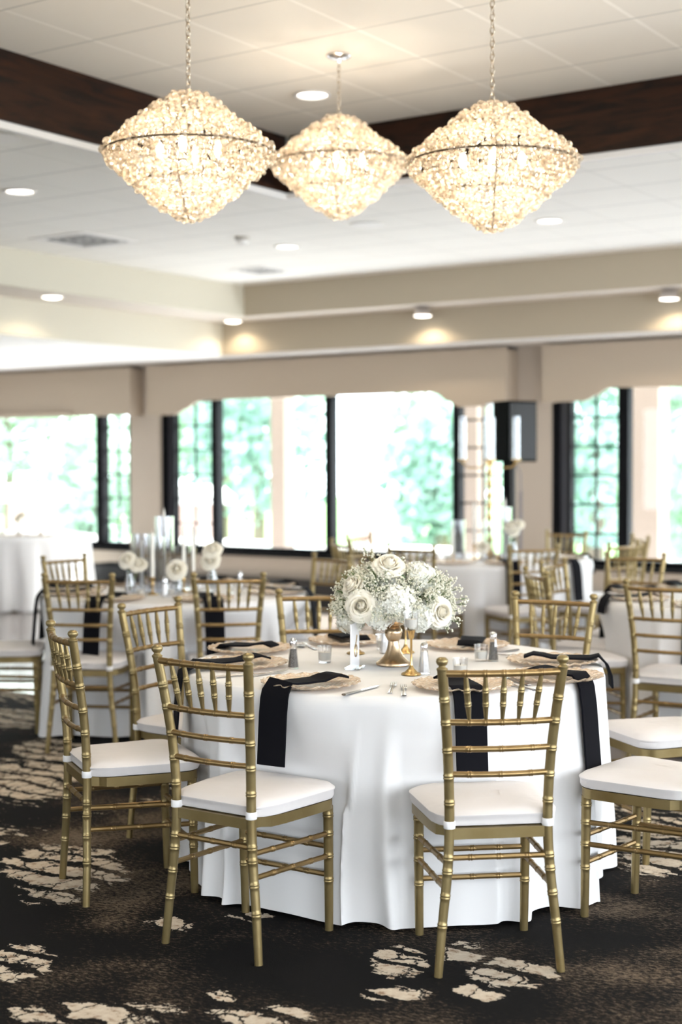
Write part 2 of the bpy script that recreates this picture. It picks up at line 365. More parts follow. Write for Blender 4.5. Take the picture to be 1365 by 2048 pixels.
def children(o): return [c for c in COL.objects if c.parent == o]
KIDS = {}
def remember(root):
    KIDS[root.name] = [(c, [g for g in COL.objects if g.parent == c]) for c in COL.objects if c.parent == root]
def dup(root, loc, rotz, label, cat=None, group=None):
    if root.name not in KIDS: remember(root)
    r = root.copy(); COL.objects.link(r); r.location = loc; r.rotation_euler = (0, 0, rotz); r['label'] = label
    if group: r['group'] = group
    for c, gs in KIDS[root.name]:
        cc = c.copy(); COL.objects.link(cc); cc.parent = r
        for g in gs:
            gg = g.copy(); COL.objects.link(gg); gg.parent = cc
    return r

# ------------------------------------------------------------------ room shell
YW = 12.30; H1 = 3.22; HC = 3.5876; H2 = 2.921; H3 = 2.602
XL, XR, YB = -17.5, 3.4, -4.0
CARPET_Y = 6.75
struct('floor', MB().box(XL, XR, YB, CARPET_Y, -.05, 0), CARPET)
o = struct('floor_hardwood', MB().box(XL, XR, CARPET_Y, YW, -.05, -.002), HARD)
# coffer X0..X1, Y0..Y1
CX0, CX1, CY0, CY1 = -5.555, 1.6, -1.4, 7.65
TX, TY = -8.735, 11.32
struct('ceiling_coffer', MB().box(CX0-.05, CX1+.05, CY0-.05, CY1+.05, HC, HC+.05), TILE_IN)
mb = MB()
mb.box(TX, CX0, YB, TY, H1, H1+.04).box(CX1, XR, YB, TY, H1, H1+.04).box(CX0, CX1, YB, CY0, H1, H1+.04).box(CX0, CX1, CY1, TY, H1, H1+.04)
struct('ceiling', mb, TILE_OUT)
# tray step: upper face, ledge, lower face, low perimeter ceiling
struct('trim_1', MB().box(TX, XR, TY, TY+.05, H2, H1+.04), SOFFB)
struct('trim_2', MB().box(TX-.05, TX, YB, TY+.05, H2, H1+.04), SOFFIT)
LY, LX = 11.75, -9.35
struct('trim_3', MB().box(LX, XR, TY+.05, LY+.05, H2, H2+.05).box(LX-.05, TX-.05, YB, TY+.06, H2, H2+.05), M('ledge_cream_paint', (.62, .56, .49), .8))
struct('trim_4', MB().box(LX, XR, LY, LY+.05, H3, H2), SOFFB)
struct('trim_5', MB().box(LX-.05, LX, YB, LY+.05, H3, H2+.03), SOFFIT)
struct('ceiling_perimeter', MB().box(LX, XR, LY+.02, YW, H3-.02, H3).box(XL, LX-.03, YB, YW, H3-.02, H3), WHITE)
# dark wood beams lining the coffer, in two boards
def beam(name, boxes_low, boxes_up):
    o = struct(name, MB(), BEAMW) if False else None
mb = MB(); SPL = 3.455
mb.box(CX0-.03, CX0, CY0, CY1, SPL, HC)
mb.box(CX0-.03, CX0+.035, CY0, CY1, H1, SPL)
struct('trim_6', mb, BEAMW)
mb = MB()
mb.box(CX0+.035, CX1, CY1, CY1+.03, SPL, HC)
mb.box(CX0+.035, CX1, CY1-.035, CY1+.03, H1, SPL)
struct('trim_7', mb, BEAMW)
struct('trim_8', MB().box(CX0-.03, CX0+.02, CY0, CY1+.03, H1-.035, H1).box(CX0+.02, CX1, CY1-.02, CY1+.03, H1-.035, H1), WHITE)
mb = MB().box(CX1, CX1+.03, CY0, CY1, H1-.02, HC).box(CX0, CX1, CY0-.03, CY0, H1-.02, HC)
struct('trim_9', mb, BEAMW)

# window wall with three openings
SILL, HEAD = .545, 2.35
WINS = [(-16.0, -11.11), (-10.68, -6.33), (-5.93, -1.2)]
mb = MB(); xs = [XL]+[v for w_ in WINS for v in w_]+[XR]
for i in range(0, len(xs), 2): mb.box(xs[i], xs[i+1], YW, YW+.25, 0, 3.3)
for a, b in WINS: mb.box(a, b, YW, YW+.25, 0, SILL).box(a, b, YW, YW+.25, HEAD, 3.3)
struct('wall_back', mb, WALL)
struct('wall_left', MB().box(XL-.1, XL, YB, YW+.25, 0, 3.3), WALL)
# right wall and camera-side wall: broad window openings that light the room
def open_wall(name, segs, solid):
    m_ = MB(); solid(m_, segs); struct(name, m_, WALL)
mb = MB()
mb.box(XR, XR+.12, YB, YW+.25, 0, .5).box(XR, XR+.12, YB, YW+.25, 2.75, 3.7)
for y in (YB, -.9, 2.3, 5.5, 8.7, 11.9): mb.box(XR, XR+.12, y, y+.4, .5, 2.75)
struct('wall_right', mb, WALL)
mb = MB(); mb.box(XL, XR, YB-.12, YB, 0, .5).box(XL, XR, YB-.12, YB, 2.75, 3.7)
for x, w_ in ((XL, 2.0), (-14, 2.2), (-10.5, 2.2), (-7, 2.2), (-3.5, 4.6), (2.2, 1.2)): mb.box(x, x+w_, YB-.12, YB, .5, 2.75)
struct('wall_front', mb, WALL)
struct('ceiling_upper', MB().box(XL-.1, XR+.12, YB-.12, YW+.25, 3.7, 3.75), WHITE)

def window(n, x0, x1, mull, muntin):
    """mull: list of (xa, xb) mullions; muntin: list of (xa, xb) sashes divided by thin bars; outer frames doubled."""
    root = bpy.data.objects.new('window_%d' % n, None); COL.objects.link(root); root['kind'] = 'structure'
    yf = YW+.04
    f = MB()
    f.box(x0, x0+.055, yf, yf+.10, SILL, HEAD).box(x1-.055, x1, yf, yf+.10, SILL, HEAD)
    f.box(x0, x1, yf, yf+.10, HEAD-.06, HEAD).box(x0, x1, yf, yf+.10, SILL, SILL+.06)
    obj('window_frame', f, FRAME, root, smooth=False)
    for a, b in mull: obj('mullion', MB().box(a, b, yf-.01, yf+.10, SILL+.06, HEAD-.06), FRAME, root, smooth=False)
    for a, b, side in muntin:
        g = MB()
        if side:   # deep charcoal jamb between two frame members
            ja, jb = (x0+.055, a) if side < 0 else (b, x1-.055)
            obj('jamb', MB().box(ja, jb, yf+.05, yf+.09, SILL+.06, HEAD-.06), FRAME2, root, smooth=False)
            g.box(a-.03 if side < 0 else b, a if side < 0 else b+.03, yf, yf+.09, SILL+.06, HEAD-.06)
        cx = (a+b)/2; g.box(cx-.009, cx+.009, yf+.04, yf+.06, SILL+.06, HEAD-.06)
        z = SILL+.06+.235
        while z < HEAD-.1: g.box(a, b, yf+.04, yf+.06, z-.009, z+.009); z += .266
        obj('muntin', g, FRAME, root, smooth=False)
    obj('pane', MB().box(x0+.05, x1-.05, yf+.062, yf+.068, SILL+.05, HEAD-.05), PANE, root, smooth=False)
    obj('window_sill', MB().box(x0-.02, x1+.02, YW-.03, YW+.04, SILL-.03, SILL), FRAME, root, smooth=False)
    obj('outer_ledge', MB().box(x0, x1, YW+.14, YW+.34, SILL, SILL+.045), M('ledge_blue_reflection', (.12, .2, .42), .4), root, smooth=False)  # blue reflection at the foot of the glass, put into the ledge colour
window(1, -16.0, -11.11, [(-11.66, -11.56), (-13.9, -13.8)], [(-11.56, -11.165, 0)])
window(2, -10.68, -6.33, [(-9.97, -9.89), (-8.48, -8.40), (-6.985, -6.915)], [(-10.50, -9.97, -1), (-6.915, -6.45, 1)])
window(3, -5.93, -1.2, [(-5.28, -5.18), (-3.2, -3.1)], [(-5.745, -5.28, -1)])

# valances (cornice boxes) with a stepped ogee lower edge
def valance(x0, x1, zlo, zhi, inl, inr, label):
    """ends hang to zlo, rise to zhi over the given steps"""
    top = H3-.045
    p = [(x0, top), (x0, zlo)]
    def step(a, b, rev):
        q = []
        for t, z in ((0, 0), (.18, .16), (.30, .36), (.42, .42), (.55, .62), (.66, .82), (.82, .95), (1, 1)): q.append((a+(b-a)*t, zlo+(zhi-zlo)*z))
        return q
    if inl: p += step(inl[0], inl[1], 0)
    if inr: p += list(reversed(step(inr[0], inr[1], 0)))
    p += [(x1, zlo), (x1, top)]
    v = thing('window_valance', label, 'valance', (0, 0, 0))
    obj('face_board', MB().prism(p, 'y', 12.08, 12.11), VAL, v, smooth=False)
    obj('side_return', MB().box(x0, x0+.025, 12.11, YW-.001, zlo, top), VAL, v, smooth=False)
    obj('side_return', MB().box(x1-.025, x1, 12.11, YW-.001, zlo, top), VAL, v, smooth=False)
    obj('top_board', MB().box(x0, x1, 12.11, YW-.001, top-.02, top), VAL, v, smooth=False)
    return v
v = valance(-16.3, -10.915, 2.03, 2.035, None, None, 'beige cornice valance over the left-hand window, with a rounded ledge moulding')
mb = MB().tube([(-16.2, 12.07, 2.07), (-11.9, 12.07, 2.07), (-11.78, 12.075, 2.05)], .022, 10)
obj('moulding', mb, VAL, v)
valance(-10.665, -6.276, 2.02, 2.165, (-10.27, -9.85), (-6.78, -7.10), 'long beige cornice valance over the middle window with stepped curved ends')
valance(-5.91, -.9, 2.04, 2.155, (-5.50, -5.20), None, 'beige cornice valance over the right-hand window with a stepped curved end')
struct('baseboard_back', MB().box(-16, -4.2, YW-.14, YW-.001, 0, .30), DARKB)
cab = thing('floor_speaker', 'low black box standing against the wall left of the middle window', 'speaker', (-11.02, 12.0, 0))
obj('cabinet', MB().box(-.25, .25, -.14, .14, 0, .40), SPK, cab, smooth=False); obj('grille', MB().box(-.23, .23, -.15, -.141, .02, .38), SPKG, cab, smooth=False)

# ------------------------------------------------------------------ outside
struct('ground_terrace', MB().box(-60, 20, YW+.3, 22, -.12, -.06), TERR)
struct('ground_lawn', MB().box(-90, 40, 22, 90, -1.2, -1.0), LAWN)
def ext_column(x0, x1, label):
    t = thing('porch_column', label, 'column', ((x0+x1)/2, 14.5, -.06)); w_ = (x1-x0)/2
    obj('shaft', MB().box(-w_, w_, -w_, w_, .25, 3.3), COLUMN, t, smooth=False); obj('base', MB().box(-w_-.03, w_+.03, -w_-.03, w_+.03, 0, .25), STONEW, t, smooth=False)
    obj('capital', MB().box(-w_-.03, w_+.03, -w_-.03, w_+.03, 3.1, 3.35), STONEW, t, smooth=False)
ext_column(-10.71, -10.50, 'beige porch column seen through the middle window, left of its centre mullion')
ext_column(-5.98, -5.70, 'broad beige porch column seen through the right-hand window')
ext_column(-8.05, -7.84, 'slim beige porch column seen at the right end of the middle window')
def pier(x, y, label):
    t = thing('brick_pier', label, 'pier', (x, y, -.06))
    obj('brick_shaft', MB().box(-.26, .26, -.26, .26, 0, .95), BRICK, t, smooth=False)
    obj('stone_cap', MB().prism([(-.45, .95), (.45, .95), (.45, 1.05), (.2, 1.22), (-.2, 1.22), (-.45, 1.05)], 'y', -.45, .45), STONEW, t, smooth=False)
pier(-17.5, 17, 'brick pier with a broad pale cap beyond the left-hand window')
pier(-14.1, 17, 'brick pier with a broad pale cap beyond the middle window, far left')
def patio(x, y, label, w_=.9):
    t = thing('stone_bench', label, 'bench', (x, y, -.06))
    obj('seat', MB().box(-w_, w_, -.4, .4, .38, .52), STONEW, t, smooth=False)
    for sx in (-1, 1): obj('leg', MB().box(sx*w_*.7-.12, sx*w_*.7+.12, -.35, .35, 0, .38), STONEW, t, smooth=False)
patio(-15.6, 15.2, 'pale stone bench on the terrace outside the left-hand window')
patio(-12.6, 15.2, 'pale stone bench on the terrace outside the middle window, left end')
patio(-9.4, 15.2, 'pale stone bench on the terrace outside the middle window, right half')
pot = thing('terracotta_planter', 'reddish terracotta planter on the terrace seen in the right pane of the middle window', 'planter', (-10.95, 17, -.06))
obj('urn', MB().lathe([(.12, 0), (.14, .3), (.17, .6), (.22, .90), (.23, .92)], 20), BRICK, pot)
obj('shrub', MB().add([v*.20+Vector((0, 0, 1.0)) for v in ICO2[0]], ICO2[1]), TREE2, pot)
def tree(x, y, z0, h, rr, mat, label, seed, squash=1.0):
    r_ = random.Random(seed); t = thing('garden_tree', label, 'tree', (x, y, z0), 0, 'garden trees beyond the terrace')
    obj('trunk', MB().tube([(0, 0, 0), (.05, .02, h*.3), (0, 0, h*.6)], [.16, .12, .07], 8), BARK, t)
    fo = MB()
    for i in range(2000):
        while True:
            p = Vector((r_.uniform(-1, 1), r_.uniform(-1, 1), r_.uniform(-1, 1)))
            if .35 < p.length < 1: break
        lump = .78+.22*math.sin(p.x*5+seed)*math.cos(p.z*6+seed*2)
        c = Vector((p.x*rr*lump, p.y*rr*lump, h*.58+p.z*h*.45*lump*squash)); s_ = r_.uniform(.035, .085)*rr**.5
        n = Vector((r_.gauss(0, 1), r_.gauss(0, 1), r_.gauss(0, 1))).normalized(); a = n.orthogonal().normalized()*s_*1.6; b = n.cross(a).normalized()*s_
        k = n*s_*.25
        fo.add([c-a, c-b+k, c+a, c+b+k, c+k*2], [(0, 1, 4), (1, 2, 4), (2, 3, 4), (3, 0, 4), (0, 3, 2, 1)])
    obj('foliage', fo, mat, t, smooth=False)
TL = [(-25.5, 24, -1, 7.5, 2.6, TREE, 'tall leafy tree filling the far left window'), (-21.5, 27, -1, 8, 2.8, TREE, 'leafy tree behind the brick piers, left of the middle window'),
      (-18.2, 24, -1, 6, 2.0, TREE2, 'leafy tree seen in the divided left sash of the middle window'), (-17.0, 30, -1, 5.2, 2.2, TREE, 'distant pale tree behind the beige porch column'),
      (-13.6, 23.5, -1, 3.8, 1.35, TREE2, 'dark rounded tree in the right pane of the middle window'), (-12.2, 27, -1, 3.4, 1.2, TREE, 'smaller bushy tree right of the dark rounded tree'),
      (-14.0, 37, -1, 2.8, 1.9, TREE, 'low distant tree in the centre of the middle window'), (-9.6, 21.5, -1, 5.6, 1.7, TREE2, 'leafy tree seen in the divided sash of the right-hand window'),
      (-6.2, 17.5, -1, 4.6, 1.5, TREE, 'bright leafy tree right of the broad beige column'), (-27, 33, -1, 8, 3.0, TREE2, 'far tree at the left edge of the garden'),
      (-19.5, 20.5, -1, 3.6, 1.2, TREE, 'small tree just beyond the terrace at left')]
for i, a in enumerate(TL): tree(*a, seed=i+3)

# ------------------------------------------------------------------ ceiling fittings
def recessed(x, y, z, mat, label, r_=.085, spot=0):
    t = thing('recessed_downlight', label, 'ceiling light', (x, y, z), 0, 'round recessed downlights')
    obj('trim_ring', MB().lathe([(r_, .0), (r_+.02, -.002), (r_+.022, -.008), (r_+.004, -.010), (r_, -.004)], 28, cap=False), WHITE, t)
    obj('lamp_face', MB().lathe([(r_, -.001), (r_*.5, -.005), (.001, -.006)], 28, cap=False), mat, t)
    if spot: light('downlight', 'SPOT', (0, 0, -.03), spot, (1, .86, .66), t, spot_size=R(120), spot_blend=.8, shadow_soft_size=.05)
    return t
recessed(-4.80, 6.867, HC, LAMP, 'bright recessed downlight inside the wood-beamed coffer', .085, 30)
recessed(-3.2, 3.7, HC, LAMP, 'added unseen coffer downlight above the foreground, warming the front table', .085, 60)  # added out of view to warm the tabletop and cushions
recessed(-1.3, 5.2, HC, LAMP, 'added unseen coffer downlight above the right-hand chairs', .085, 60)  # second unseen lamp, added for more warm light from above
recessed(-6.864, 6.591, H1, LAMP, 'bright recessed downlight in the pale ceiling at far left', .085, 10)
recessed(-6.881, 9.486, H1, LAMP, 'small bright recessed downlight below the middle chandelier', .085, 10)
recessed(-4.614, 9.549, H1, LAMP, 'bright recessed downlight right of the right-hand chandelier', .085, 10)
def wallwash(x, y, housing, label, e=22):
    t = thing('ledge_downlight', label, 'ceiling light', (x, y, H2), 0, 'downlights under the ceiling ledge')
    if housing:
        obj('housing', MB().lathe([(.05, 0), (.062, -.02), (.085, -.075), (.088, -.085), (.078, -.085), (.06, -.03)], 28), CHROME, t)
        obj('lamp_face', MB().lathe([(.078, -.088), (.04, -.094), (.001, -.095)], 28), LAMP, t); zl = -.11
    else:
        obj('trim_ring', MB().lathe([(.085, 0), (.10, -.004), (.10, -.010), (.085, -.012)], 28), WHITE, t)
        obj('lamp_face', MB().lathe([(.086, -.011), (.05, -.024), (.001, -.028)], 28), LAMP, t); zl = -.04
    light('downlight', 'SPOT', (0, 0, zl), e*.5, (1, .84, .62), t, spot_size=R(150), spot_blend=.6, shadow_soft_size=.03)
wallwash(-9.06, 11.56, False, 'bright downlight at the inner corner of the ceiling ledge')
wallwash(-8.98, 8.98, False, 'bright downlight on the left-hand ceiling ledge')
wallwash(-6.86, 11.56, True, 'hooded metal downlight over the right end of the middle window')
wallwash(-4.50, 11.56, True, 'hooded metal downlight at the right edge over the right-hand window')
for x, y, l in ((-5.763, 8.929, 'faint round ceiling speaker between the middle and right chandeliers'), (-5.83, 5.44, 'faint round ceiling speaker beside the left wooden beam')):
    t = thing('ceiling_speaker', l, 'ceiling speaker', (x, y, H1))
    obj('grille', MB().lathe([(.10, -.003), (.05, -.006), (.001, -.007)], 28), WHITE, t); obj('trim_ring', MB().lathe([(.10, 0), (.12, -.004), (.12, -.009), (.10, -.011)], 28), WHITE, t)
t = thing('smoke_detector', 'small round smoke detector on the pale ceiling between two chandeliers', 'smoke detector', (-6.888, 8.911, H1))
obj('base', MB().lathe([(.06, 0), (.06, -.015), (.05, -.02)], 24), M('taupe_plastic', (.45, .42, .36), .5), t); obj('cover', MB().lathe([(.045, -.02), (.042, -.045), (.02, -.055), (.001, -.056)], 24), WHITE, t)
def vent(x, y, s_, label):
    t = thing('ceiling_vent', label, 'air vent', (x, y, H1))
    fr = MB()
    for a in (-1, 1): fr.box(a*s_-.025, a*s_+.025, -s_-.025, s_+.025, -.006, 0); fr.box(-s_+.025, s_-.025, a*s_-.025, a*s_+.025, -.010, 0)
    obj('frame', fr, WHITE, t, smooth=False); obj('vent_shade_sheet', MB().box(-s_+.02, s_-.02, -s_+.02, s_-.02, -.0015, -.0005), M('vent_shade_black', (.012, .012, .011), .9), t, smooth=False)  # flat black sheet stands for the shade inside the vent opening
    for k in range(4):
        q = s_*(.80-.22*k); sl = MB()
        for a in (-1, 1):
            sl.box(a*q-.008, a*q+.008, -q, q, -.006, -.004); sl.box(-q, q, a*q-.008, a*q+.008, -.006, -.004)
        obj('louvre', sl, WHITE, t, smooth=False)
vent(-7.96, 8.30, .27, 'large square air vent in the pale ceiling at left')
vent(-7.92, 10.52, .20, 'small square air vent in the pale ceiling near the tray corner')

# ------------------------------------------------------------------ chandeliers
BPROF_UP = [(.035, .222), (.075, .212), (.12, .180), (.18, .135), (.245, .085), (.30, .040), (.330, .012), (.342, -.008)]
BPROF_LO = [(.338, -.030), (.305, -.068), (.245, -.120), (.18, -.175), (.115, -.228), (.065, -.262), (.02, -.280)]
def samp(prof, step):
    out = []; L = [0]
    for i in range(1, len(prof)): L.append(L[-1]+math.dist(prof[i], prof[i-1]))
    n = max(1, round(L[-1]/step))
    for k in range(n+1):
        d = L[-1]*k/n; i = max(j for j in range(len(L)) if L[j] <= d+1e-9); i = min(i, len(prof)-2)
        f = (d-L[i])/(L[i+1]-L[i]); out.append((prof[i][0]+(prof[i+1][0]-prof[i][0])*f, prof[i][1]+(prof[i+1][1]-prof[i][1])*f))
    return out
def bead_shape(mbx, p, r_, rg):
    q = Matrix.Rotation(rg.uniform(0, 6.28), 3, Vector((rg.gauss(0, 1), rg.gauss(0, 1), rg.gauss(0, 1))).normalized())
    mbx.add([q @ (v*r_)+p for v in ICO2[0]], ICO2[1])
BEADS = []
rg = random.Random(3)
for prof, st in ((BPROF_UP, .0275), (BPROF_LO, .025)):
    for j, (r_, z) in enumerate(samp(prof, st)):
        n = max(3, int(2*math.pi*r_/.0315))
        for k in range(n):
            a = 2*math.pi*(k+.5*(j % 2))/n+rg.uniform(-.02, .02); rr = r_+rg.uniform(-.014, .012)
            BEADS.append((Vector((rr*math.cos(a), rr*math.sin(a), z+rg.uniform(-.006, .006))), .0148*rg.uniform(.65, 1.25)))
m1 = MB(); bead_shape(m1, Vector((0, 0, 0)), .0165, rg); BEADMESH = m1.mesh('crystal_bead', True, 20); BEADMESH.materials.append(BEAD)
mall = MB()
front = [i for i, (p, r_) in enumerate(BEADS) if (p.x*.558-p.y*.83) > .05]
pick = set(random.Random(5).sample(front, 100))
for i, (p, r_) in enumerate(BEADS):
    if i not in pick: bead_shape(mall, p, r_, rg)
STUFFMESH = mall.mesh('crystal_beads', True, 20); STUFFMESH.materials.append(BEAD)
def chain_mesh(L):
    m_ = MB(); z = 0; i = 0; ln = .034
    while z < L:
        pts = []
        for k in range(13):
            a = 2*math.pi*k/12; x = math.cos(a)*.009; zz = math.sin(a)*.017
            pts.append((x, 0, z+.014+zz) if i % 2 == 0 else (0, x, z+.014+zz))
        m_.tube(pts, .0028, 6, cap=False); z += .027; i += 1
    return m_
def chandelier(x, y, zc, label):
    t = thing('crystal_chandelier', label, 'chandelier', (x, y, zc), rnd.uniform(-.05, .05), 'crystal chandeliers hanging in the coffer')
    top = HC-zc
    obj('canopy', MB().lathe([(.062, top), (.062, top-.010), (.050, top-.018), (.014, top-.026), (.010, top-.04), (.001, top-.04)], 32), CHROME, t)
    c = obj('chain', chain_mesh(top-.04-.19), DULL, t); c.location = (0, 0, .19)
    fr = MB()
    for z, r_ in ((-.012, .345), (.135, .16), (-.13, .20)):
        fr.tube([(r_*math.cos(2*math.pi*k/48), r_*math.sin(2*math.pi*k/48), z) for k in range(49)], .0045, 6, cap=False)
    for k in range(6):
        a = 2*math.pi*k/6; fr.tube([(r_*.95*math.cos(a), r_*.95*math.sin(a), z) for r_, z in BPROF_UP+BPROF_LO], .003, 5)
    fr.tube([(0, 0, .20), (0, 0, -.1)], .006, 8)
    obj('frame', fr, M('dark_bronze_wire', (.12, .09, .06), .4, .8), t)
    for k in range(4):
        a = 2*math.pi*k/4+.5
        b = obj('bulb', MB().lathe([(.004, 0), (.013, .012), (.017, .03), (.012, .05), (.002, .066)], 14), BULB, t, (.12*math.cos(a), .12*math.sin(a), -.03))
        light('bulb_light', 'POINT', (.12*math.cos(a), .12*math.sin(a), -.02), 5.8, (1, .90, .77), t, shadow_soft_size=.04)
    for i in sorted(pick):
        b = bpy.data.objects.new('crystal_bead', BEADMESH); COL.objects.link(b); b.parent = t; b.location = BEADS[i][0]
    s_ = bpy.data.objects.new('crystal_beads', STUFFMESH); COL.objects.link(s_); s_.parent = t; s_['kind'] = 'stuff'
def ray_at(x, y, depth):
    return Vector((0, 0, 1.5))+(F+RT2*((x-682.5)/FPX)+UP2*((1024-y)/FPX))*depth
chandelier(-3.867, 4.65, 2.775, 'left chandelier of the three, wide clear-crystal diamond shape hanging by the wood beam corner')
chandelier(-4.222, 6.277, 3.040, 'middle chandelier, farthest and smallest looking, with its ceiling canopy showing')
chandelier(-2.852, 5.367, 2.735, 'right chandelier of the three, hanging in front of the right wood beam')

# ------------------------------------------------------------------ chiavari chair
def ring_tube(path, rad, rings, n=10, bump=.0015, hw=.0062, m_=None):
    """path: list of points; rad: radius function of t (0..1); rings: distances along the path"""
    path = [Vector(p) for p in path]
    # catmull-rom resample
    def cr(t):
        s_ = t*(len(path)-1); i = min(int(s_), len(path)-2); f = s_-i
        p0 = path[max(i-1, 0)]; p1 = path[i]; p2 = path[i+1]; p3 = path[min(i+2, len(path)-1)]
        return .5*((2*p1)+(p2-p0)*f+(2*p0-5*p1+4*p2-p3)*f*f+(3*p1-p0-3*p2+p3)*f**3)
    K = 80; P = [cr(k/K) for k in range(K+1)]; L = [0]
    for i in range(1, K+1): L.append(L[-1]+(P[i]-P[i-1]).length)
    tot = L[-1]
    ds = {0.0: 0, tot: 0}
    for k in range(1, 14): ds[tot*k/14] = 0
    for r_ in rings:
        c = r_*tot
        for d in list(ds):
            if abs(d-c) < hw*2.8 and 0 < d < tot: del ds[d]
        for o_, b in ((-2.6, 0), (-1.25, 0), (-.85, 1), (-.45, 1), (-.12, .15), (.12, .15), (.45, 1), (.85, 1), (1.25, 0), (2.6, 0)):
            if 0 < c+o_*hw < tot: ds[c+o_*hw] = b*bump
    pts = []; rr = []
    for d in sorted(ds):
        j = 0
        while j < K-1 and L[j+1] < d: j += 1
        f = (d-L[j])/max(1e-9, L[j+1]-L[j]); pts.append(P[j].lerp(P[j+1], f)); rr.append(rad(d/tot)+ds[d])
    return (m_ or MB()).tube(pts, rr, n)
def post_xy(z):
    X_ = [(0, .184), (.15, .170), (.30, .154), (.44, .147), (.60, .151), (.75, .162), (.905, .178), (1, .18)]
    Y_ = [(0, -.212), (.2, -.202), (.43, -.196), (.6, -.203), (.75, -.222), (.905, -.247), (1, -.25)]
    def it(T, z):
        for (a, b), (c, d) in zip(T, T[1:]):
            if a <= z <= c: return b+(d-b)*(z-a)/(c-a)
    return it(X_, z), it(Y_, z)
def outline(y0, y1, wr, wf, rf, notch=None, n=7):
    """half outline, mirrored: rear edge y0 half width wr, front y1 half width wf, rounded front corners"""
    h = [(wr, y0)]
    if notch: h += notch
    ym = y1-rf
    for k in range(n+1):
        a = math.pi/2*k/n; h.append((wf-rf+rf*math.cos(a), ym+rf*math.sin(a)))
    return h+[(-x, y) for x, y in reversed(h)]
def make_chair(label):
    t = thing('chiavari_chair', label, 'chair')
    hp = [0, .15, .30, .44, .60, .75, .905]
    rz = [.148, .233, .305, .345, .507, .585, .663, .747, .817]
    for s_ in (-1, 1):
        path = [(post_xy(z)[0]*s_, post_xy(z)[1], z) for z in hp]
        m_ = ring_tube(path, lambda u: .0128+.0022*min(1, u*3), [z/.908 for z in rz], 12)
        x_, y_ = post_xy(.905)
        m_.lathe([(.0145, .900), (.0165, .904), (.0165, .908), (.011, .912), (.010, .916), (.0155, .921), (.0180, .928), (.0165, .935), (.010, .940), (.001, .941)], 14, (x_*s_, y_, 0))
        obj('back_post', m_, GOLD, t)
    for s_ in (-1, 1):
        m_ = ring_tube([(.170*s_, .176, 0), (.172*s_, .172, .2), (.173*s_, .168, .405)], lambda u: .0135+.003*u, [z/.405 for z in (.165, .243, .315, .375)], 12)
        obj('leg', m_, GOLD, t)
    # back rails, bowed backwards
    def rail(z, r_, rings, bow):
        x_, y_ = post_xy(z); pts = [(x_*u, y_-bow*(1-u*u), z) for u in (-1, -.5, 0, .5, 1)]
        return ring_tube(pts, lambda u: r_, rings, 10, .0013, .0055)
    sx = [-.1115, -.055, 0, .055, .1115]; sxb = [-.096, -.048, 0, .048, .096]
    obj('top_rail', rail(.893, .0105, [(x+.178)/.356 for x in sx], .022), GOLDRAIL, t)
    obj('back_rail', rail(.748, .0095, [(x+.162)/.324 for x in sxb], .020), GOLDRAIL, t)
    for z in (.668, .592): obj('back_rail', rail(z, .0090, [.2, .5, .8], .018), GOLDRAIL, t)
    yt = post_xy(.893)[1]; yb = post_xy(.748)[1]
    for a, b in zip(sx, sxb):
        ya = yt-.022*(1-(a/.178)**2); yb_ = yb-.020*(1-(b/.162)**2)
        obj('slat', ring_tube([(b, yb_, .752), ((a+b)/2, (ya+yb_)/2, .82), (a, ya, .888)], lambda u: .0048+.0042*math.sin(math.pi*min(1, max(0, u)))+.001*u, [.36, .66], 8, .0014, .0055), GOLD, t)
    # seat frame
    fo = outline(-.205, .195, .140, .200, .06, [(.150, -.155), (.168, -.140), (.176, -.135), (.186, -.08), (.194, .02)])
    m_ = MB(); n = len(fo)
    m_.prism(fo, 'z', .400, .432)
    obj('seat_frame', m_, GOLD, t, smooth=True, angle=35)
    # stretchers
    def st(p, q, rings=(.25, .5, .75)): obj('stretcher', ring_tube([p, Vector(p).lerp(Vector(q), .5), q], lambda u: .0088, list(rings), 8, .0013, .0055), GOLDRAIL, t)
    for s_ in (-1, 1):
        for z in (.315, .243):
            x_, y_ = post_xy(z+.01); st((x_*s_, y_, z+.012), (.172*s_, .170, z))
    st((-.172, .171, .272), (.172, .171, .272)); st((-.171, .173, .180), (.171, .173, .180))
    x_, y_ = post_xy(.345); st((-x_, y_, .345), (x_, y_, .345), (.22, .5, .78))
    # cushion
    co = outline(-.190, .205, .155, .207, .075, [(.176, -.165), (.190, -.12), (.198, 0)], 9)
    cy = .01; layers = [(.94, .4325), (.985, .436), (1.0, .444), (.998, .459), (1.012, .463), (1.012, .467), (.992, .470), (.95, .476), (.82, .483), (.55, .487), (.25, .488)]
    m_ = MB(); vs = []; fs = []; n = len(co); rr = random.Random(2)
    for j, (s_, z) in enumerate(layers):
        for k, (x, y) in enumerate(co):
            dz = .0025*math.sin(x*23+j)*math.cos(y*19) if j > 6 else 0
            vs.append((x*s_, cy+(y-cy)*s_, z+dz))
    for j in range(len(layers)-1):
        for k in range(n): k2 = (k+1) % n; fs.append((j*n+k, j*n+k2, (j+1)*n+k2, (j+1)*n+k))
    fs.append(tuple(range(n-1, -1, -1))); fs.append(tuple((len(layers)-1)*n+k for k in range(n)))
    m_.add(vs, fs)
    c = obj('cushion', m_, CUSH, t)
    for s_ in (-1, 1):
        x_, y_ = post_xy(.445)
        p = MB(); pr = [(.0165, .432), (.0175, .434), (.0175, .452), (.0165, .454)]
        p.lathe(pr, 14, (x_*s_, y_, 0)); p.obox((x_*s_*.93, y_+.018, .444), Vector((.007, 0, 0)), Vector((0, .010, 0)), Vector((0, 0, .009)))
        obj('strap', p, STRAP, c)
    return t
CHAIRS = []
CH0 = make_chair('x'); used = [False]; remember(CH0)
